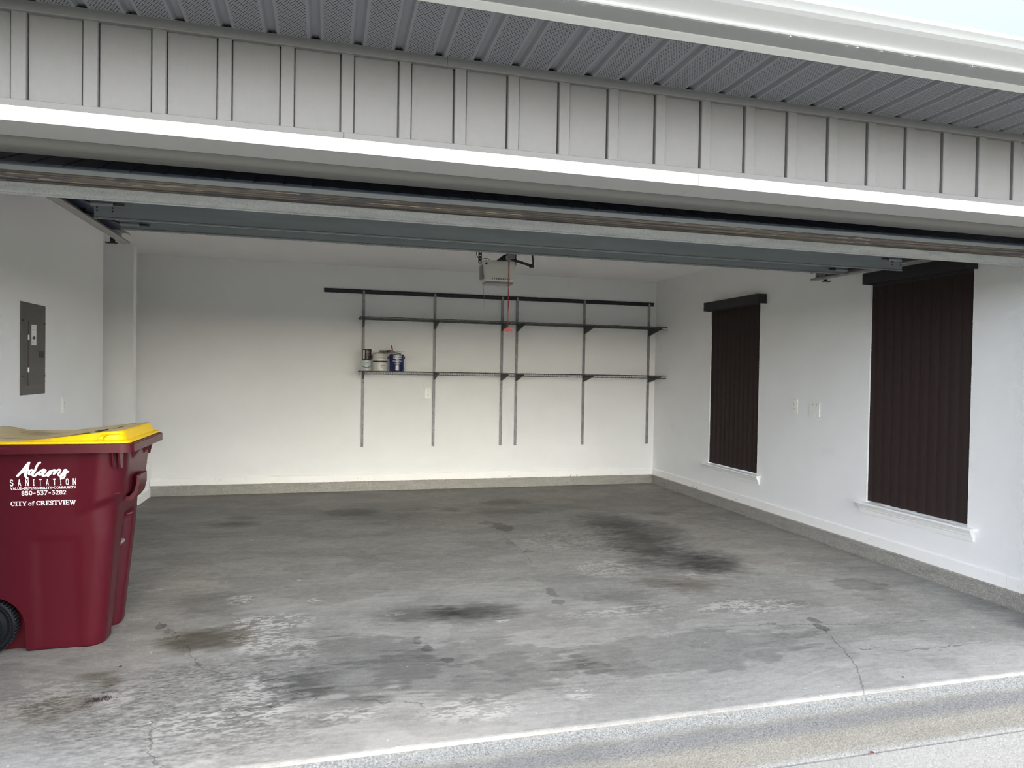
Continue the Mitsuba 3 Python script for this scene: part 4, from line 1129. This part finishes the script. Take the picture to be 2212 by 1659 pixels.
SF = 0.09
GL = {'I': (0.42, [R_(0.10, 0, 0.32, 1), R_(0, 0, 0.42, SF), R_(0, 1 - SF, 0.42, 1)]),
      'T': (0.82, [R_(0.30, 0, 0.52, 1), R_(0.18, 0, 0.64, SF), R_(0, 1 - 0.10, 0.82, 1), R_(0, 0.72, 0.07, 1), R_(0.75, 0.72, 0.82, 1)]),
      'Y': (0.86, [R_(0.32, 0, 0.54, 0.48), R_(0.2, 0, 0.66, SF), L_((0.12, 0.96), (0.43, 0.42), 0.20), L_((0.76, 0.96), (0.47, 0.42), 0.11), R_(0, 1 - SF, 0.36, 1), R_(0.58, 1 - SF, 0.9, 1)]),
      'C': (0.80, [oval(0.42, 0.5, 0.42, 0.52, 0.22, 0.10).difference(R_(0.60, 0.30, 0.9, 0.68)), R_(0.68, 0.62, 0.78, 0.98)]),
      'R': (0.90, [R_(0.10, 0, 0.32, 1), R_(0, 0, 0.42, SF), R_(0, 1 - SF, 0.4, 1), oval(0.45, 0.74, 0.33, 0.26, 0.20, 0.09).difference(R_(0.0, 0.4, 0.32, 1.1)), R_(0.3, 0.48, 0.48, 0.57), R_(0.3, 0.91, 0.48, 1.0), L_((0.45, 0.52), (0.74, 0.05), 0.21), R_(0.64, 0, 0.94, SF)]),
      'E': (0.78, [R_(0.10, 0, 0.32, 1), R_(0, 0, 0.76, SF), R_(0, 1 - SF, 0.74, 1), R_(0.3, 0.46, 0.55, 0.56), R_(0.49, 0.36, 0.56, 0.66), R_(0.67, 0.72, 0.74, 1), R_(0.69, 0, 0.76, 0.30)]),
      'S': (0.66, [oval(0.33, 0.73, 0.30, 0.29, 0.15, 0.10).difference(R_(0.33, 0.3, 0.9, 0.73)), oval(0.34, 0.27, 0.31, 0.29, 0.16, 0.10).difference(R_(-0.2, 0.27, 0.33, 0.8)), L_((0.16, 0.56), (0.52, 0.44), 0.2), R_(0.54, 0.68, 0.62, 1.0), R_(0.02, 0.0, 0.10, 0.32)]),
      'V': (0.88, [L_((0.15, 0.98), (0.42, 0.02), 0.20), L_((0.76, 0.98), (0.48, 0.02), 0.11), R_(0, 1 - SF, 0.38, 1), R_(0.58, 1 - SF, 0.9, 1)]),
      'W': (1.26, [L_((0.14, 0.98), (0.38, 0.02), 0.19), L_((0.64, 0.98), (0.42, 0.02), 0.10), L_((0.58, 0.98), (0.82, 0.02), 0.19), L_((1.12, 0.98), (0.86, 0.02), 0.10), R_(0, 1 - SF, 0.36, 1), R_(0.44, 1 - SF, 0.78, 1), R_(0.96, 1 - SF, 1.28, 1)]),
      'o': (0.62, [oval(0.31, 0.33, 0.31, 0.35, 0.18, 0.08)]),
      'f': (0.46, [R_(0.12, 0, 0.31, 0.85), R_(0.02, 0, 0.44, 0.08), R_(0.0, 0.58, 0.44, 0.67), oval(0.34, 0.82, 0.22, 0.20, 0.15, 0.08).difference(R_(-0.2, 0.4, 0.9, 0.82)), Point(0.48, 0.86).buffer(0.09)])}


def roman(text):
    out, x = [], 0.0
    for c in text:
        if c == ' ':
            x += 0.26
            continue
        w, ps = GL[c]
        out += [shapely.affinity.translate(q, x, 0) for q in ps]
        x += w + 0.045
    return unary_union(out), x


for text, c0, c1 in (('CITY', 215, 605), ('of', 630, 780), ('CRESTVIEW', 820, 1790)):
    pg, w = roman(text)
    pg = shapely.affinity.scale(pg, (PX(c1, 0)[0] - PX(c0, 0)[0]) / w, PX(215, 1205)[1] - PX(215, 1318)[1], origin=(0, 0))
    pg = shapely.affinity.translate(pg, PX(c0, 0)[0], PX(215, 1318)[1])
    put(t + '__lettering', on_side(flat(pg)), 'm_decal')


# ------------------------------------------------------------------ litter on the floor
def leaf(x, y, z, l, w, rot, mat, lab, name='leaf'):
    t = thing(name, lab, 'leaf')
    a = np.linspace(0, 1, 9)
    half = w * np.sin(np.pi * a) ** 0.7 * (0.85 + 0.15 * np.cos(a * 20))
    up_ = Polygon(list(zip(l * (a - 0.5), half)) + list(zip(l * (a - 0.5), -half))[::-1]).buffer(0)
    m = ext(up_, (0, 0.0012), 'z').subdivide_to_size(0.012)
    v = np.array(m.vertices)
    v[:, 2] += 0.25 * np.abs(v[:, 1]) + 2.0 * v[:, 0] ** 2
    c, s = math.cos(rot), math.sin(rot)
    scene[t] = mikit.ply(tm(np.c_[x + c * v[:, 0] - s * v[:, 1], y + s * v[:, 0] + c * v[:, 1], z + v[:, 2]], m.faces), mat, 40)


leaf(2.725, 2.745, 0.0005, 0.016, 0.007, 0.3, 'm_leafred', 'small dark red leaf on the concrete floor near the right end of the lip')
leaf(3.194, 2.975, 0.0005, 0.022, 0.004, 0.1, 'm_brown', 'thin brown leaf on the floor toward the right wall')
leaf(2.11, 2.268, -0.036, 0.022, 0.009, 0.2, 'm_leafred', 'dark red leaf in the joint of the driveway')
leaf(0.546, 2.47, -0.0395, 0.03, 0.007, 0.2, 'm_leaforange', 'orange brown leaf on the lip at the lower edge')
leaf(3.205, 3.395, 0.0005, 0.010, 0.004, 0.4, 'm_brown', 'tiny brown leaf on the floor in front of the right wall')
leaf(-0.947, 3.695, 0.0005, 0.016, 0.004, 0.4, 'm_needle', 'tiny dark leaf on the floor in front of the trash cart')
t = thing('pine_needles', 'small clump of dark pine needles on the floor in front of the trash cart', 'debris')
labels[t]['kind'] = 'stuff'
nd = []
for k in range(46):
    a, l = rng.uniform(0, math.pi), rng.uniform(0.010, 0.026)
    x, y = -0.937 + rng.normal(0, 0.026), 3.343 + rng.normal(0, 0.012)
    z0, z1 = 0.001 + rng.uniform(0, 0.003), 0.001 + rng.uniform(0, 0.008)
    nd.append(tube([(x - l * math.cos(a) / 2, y - l * math.sin(a) / 2, z0), (x, y, (z0 + z1) / 2 + 0.001), (x + l * math.cos(a) / 2, y + l * math.sin(a) / 2, z1)], 0.0011, 4))
scene[t] = mikit.ply(cat(nd), 'm_needle')
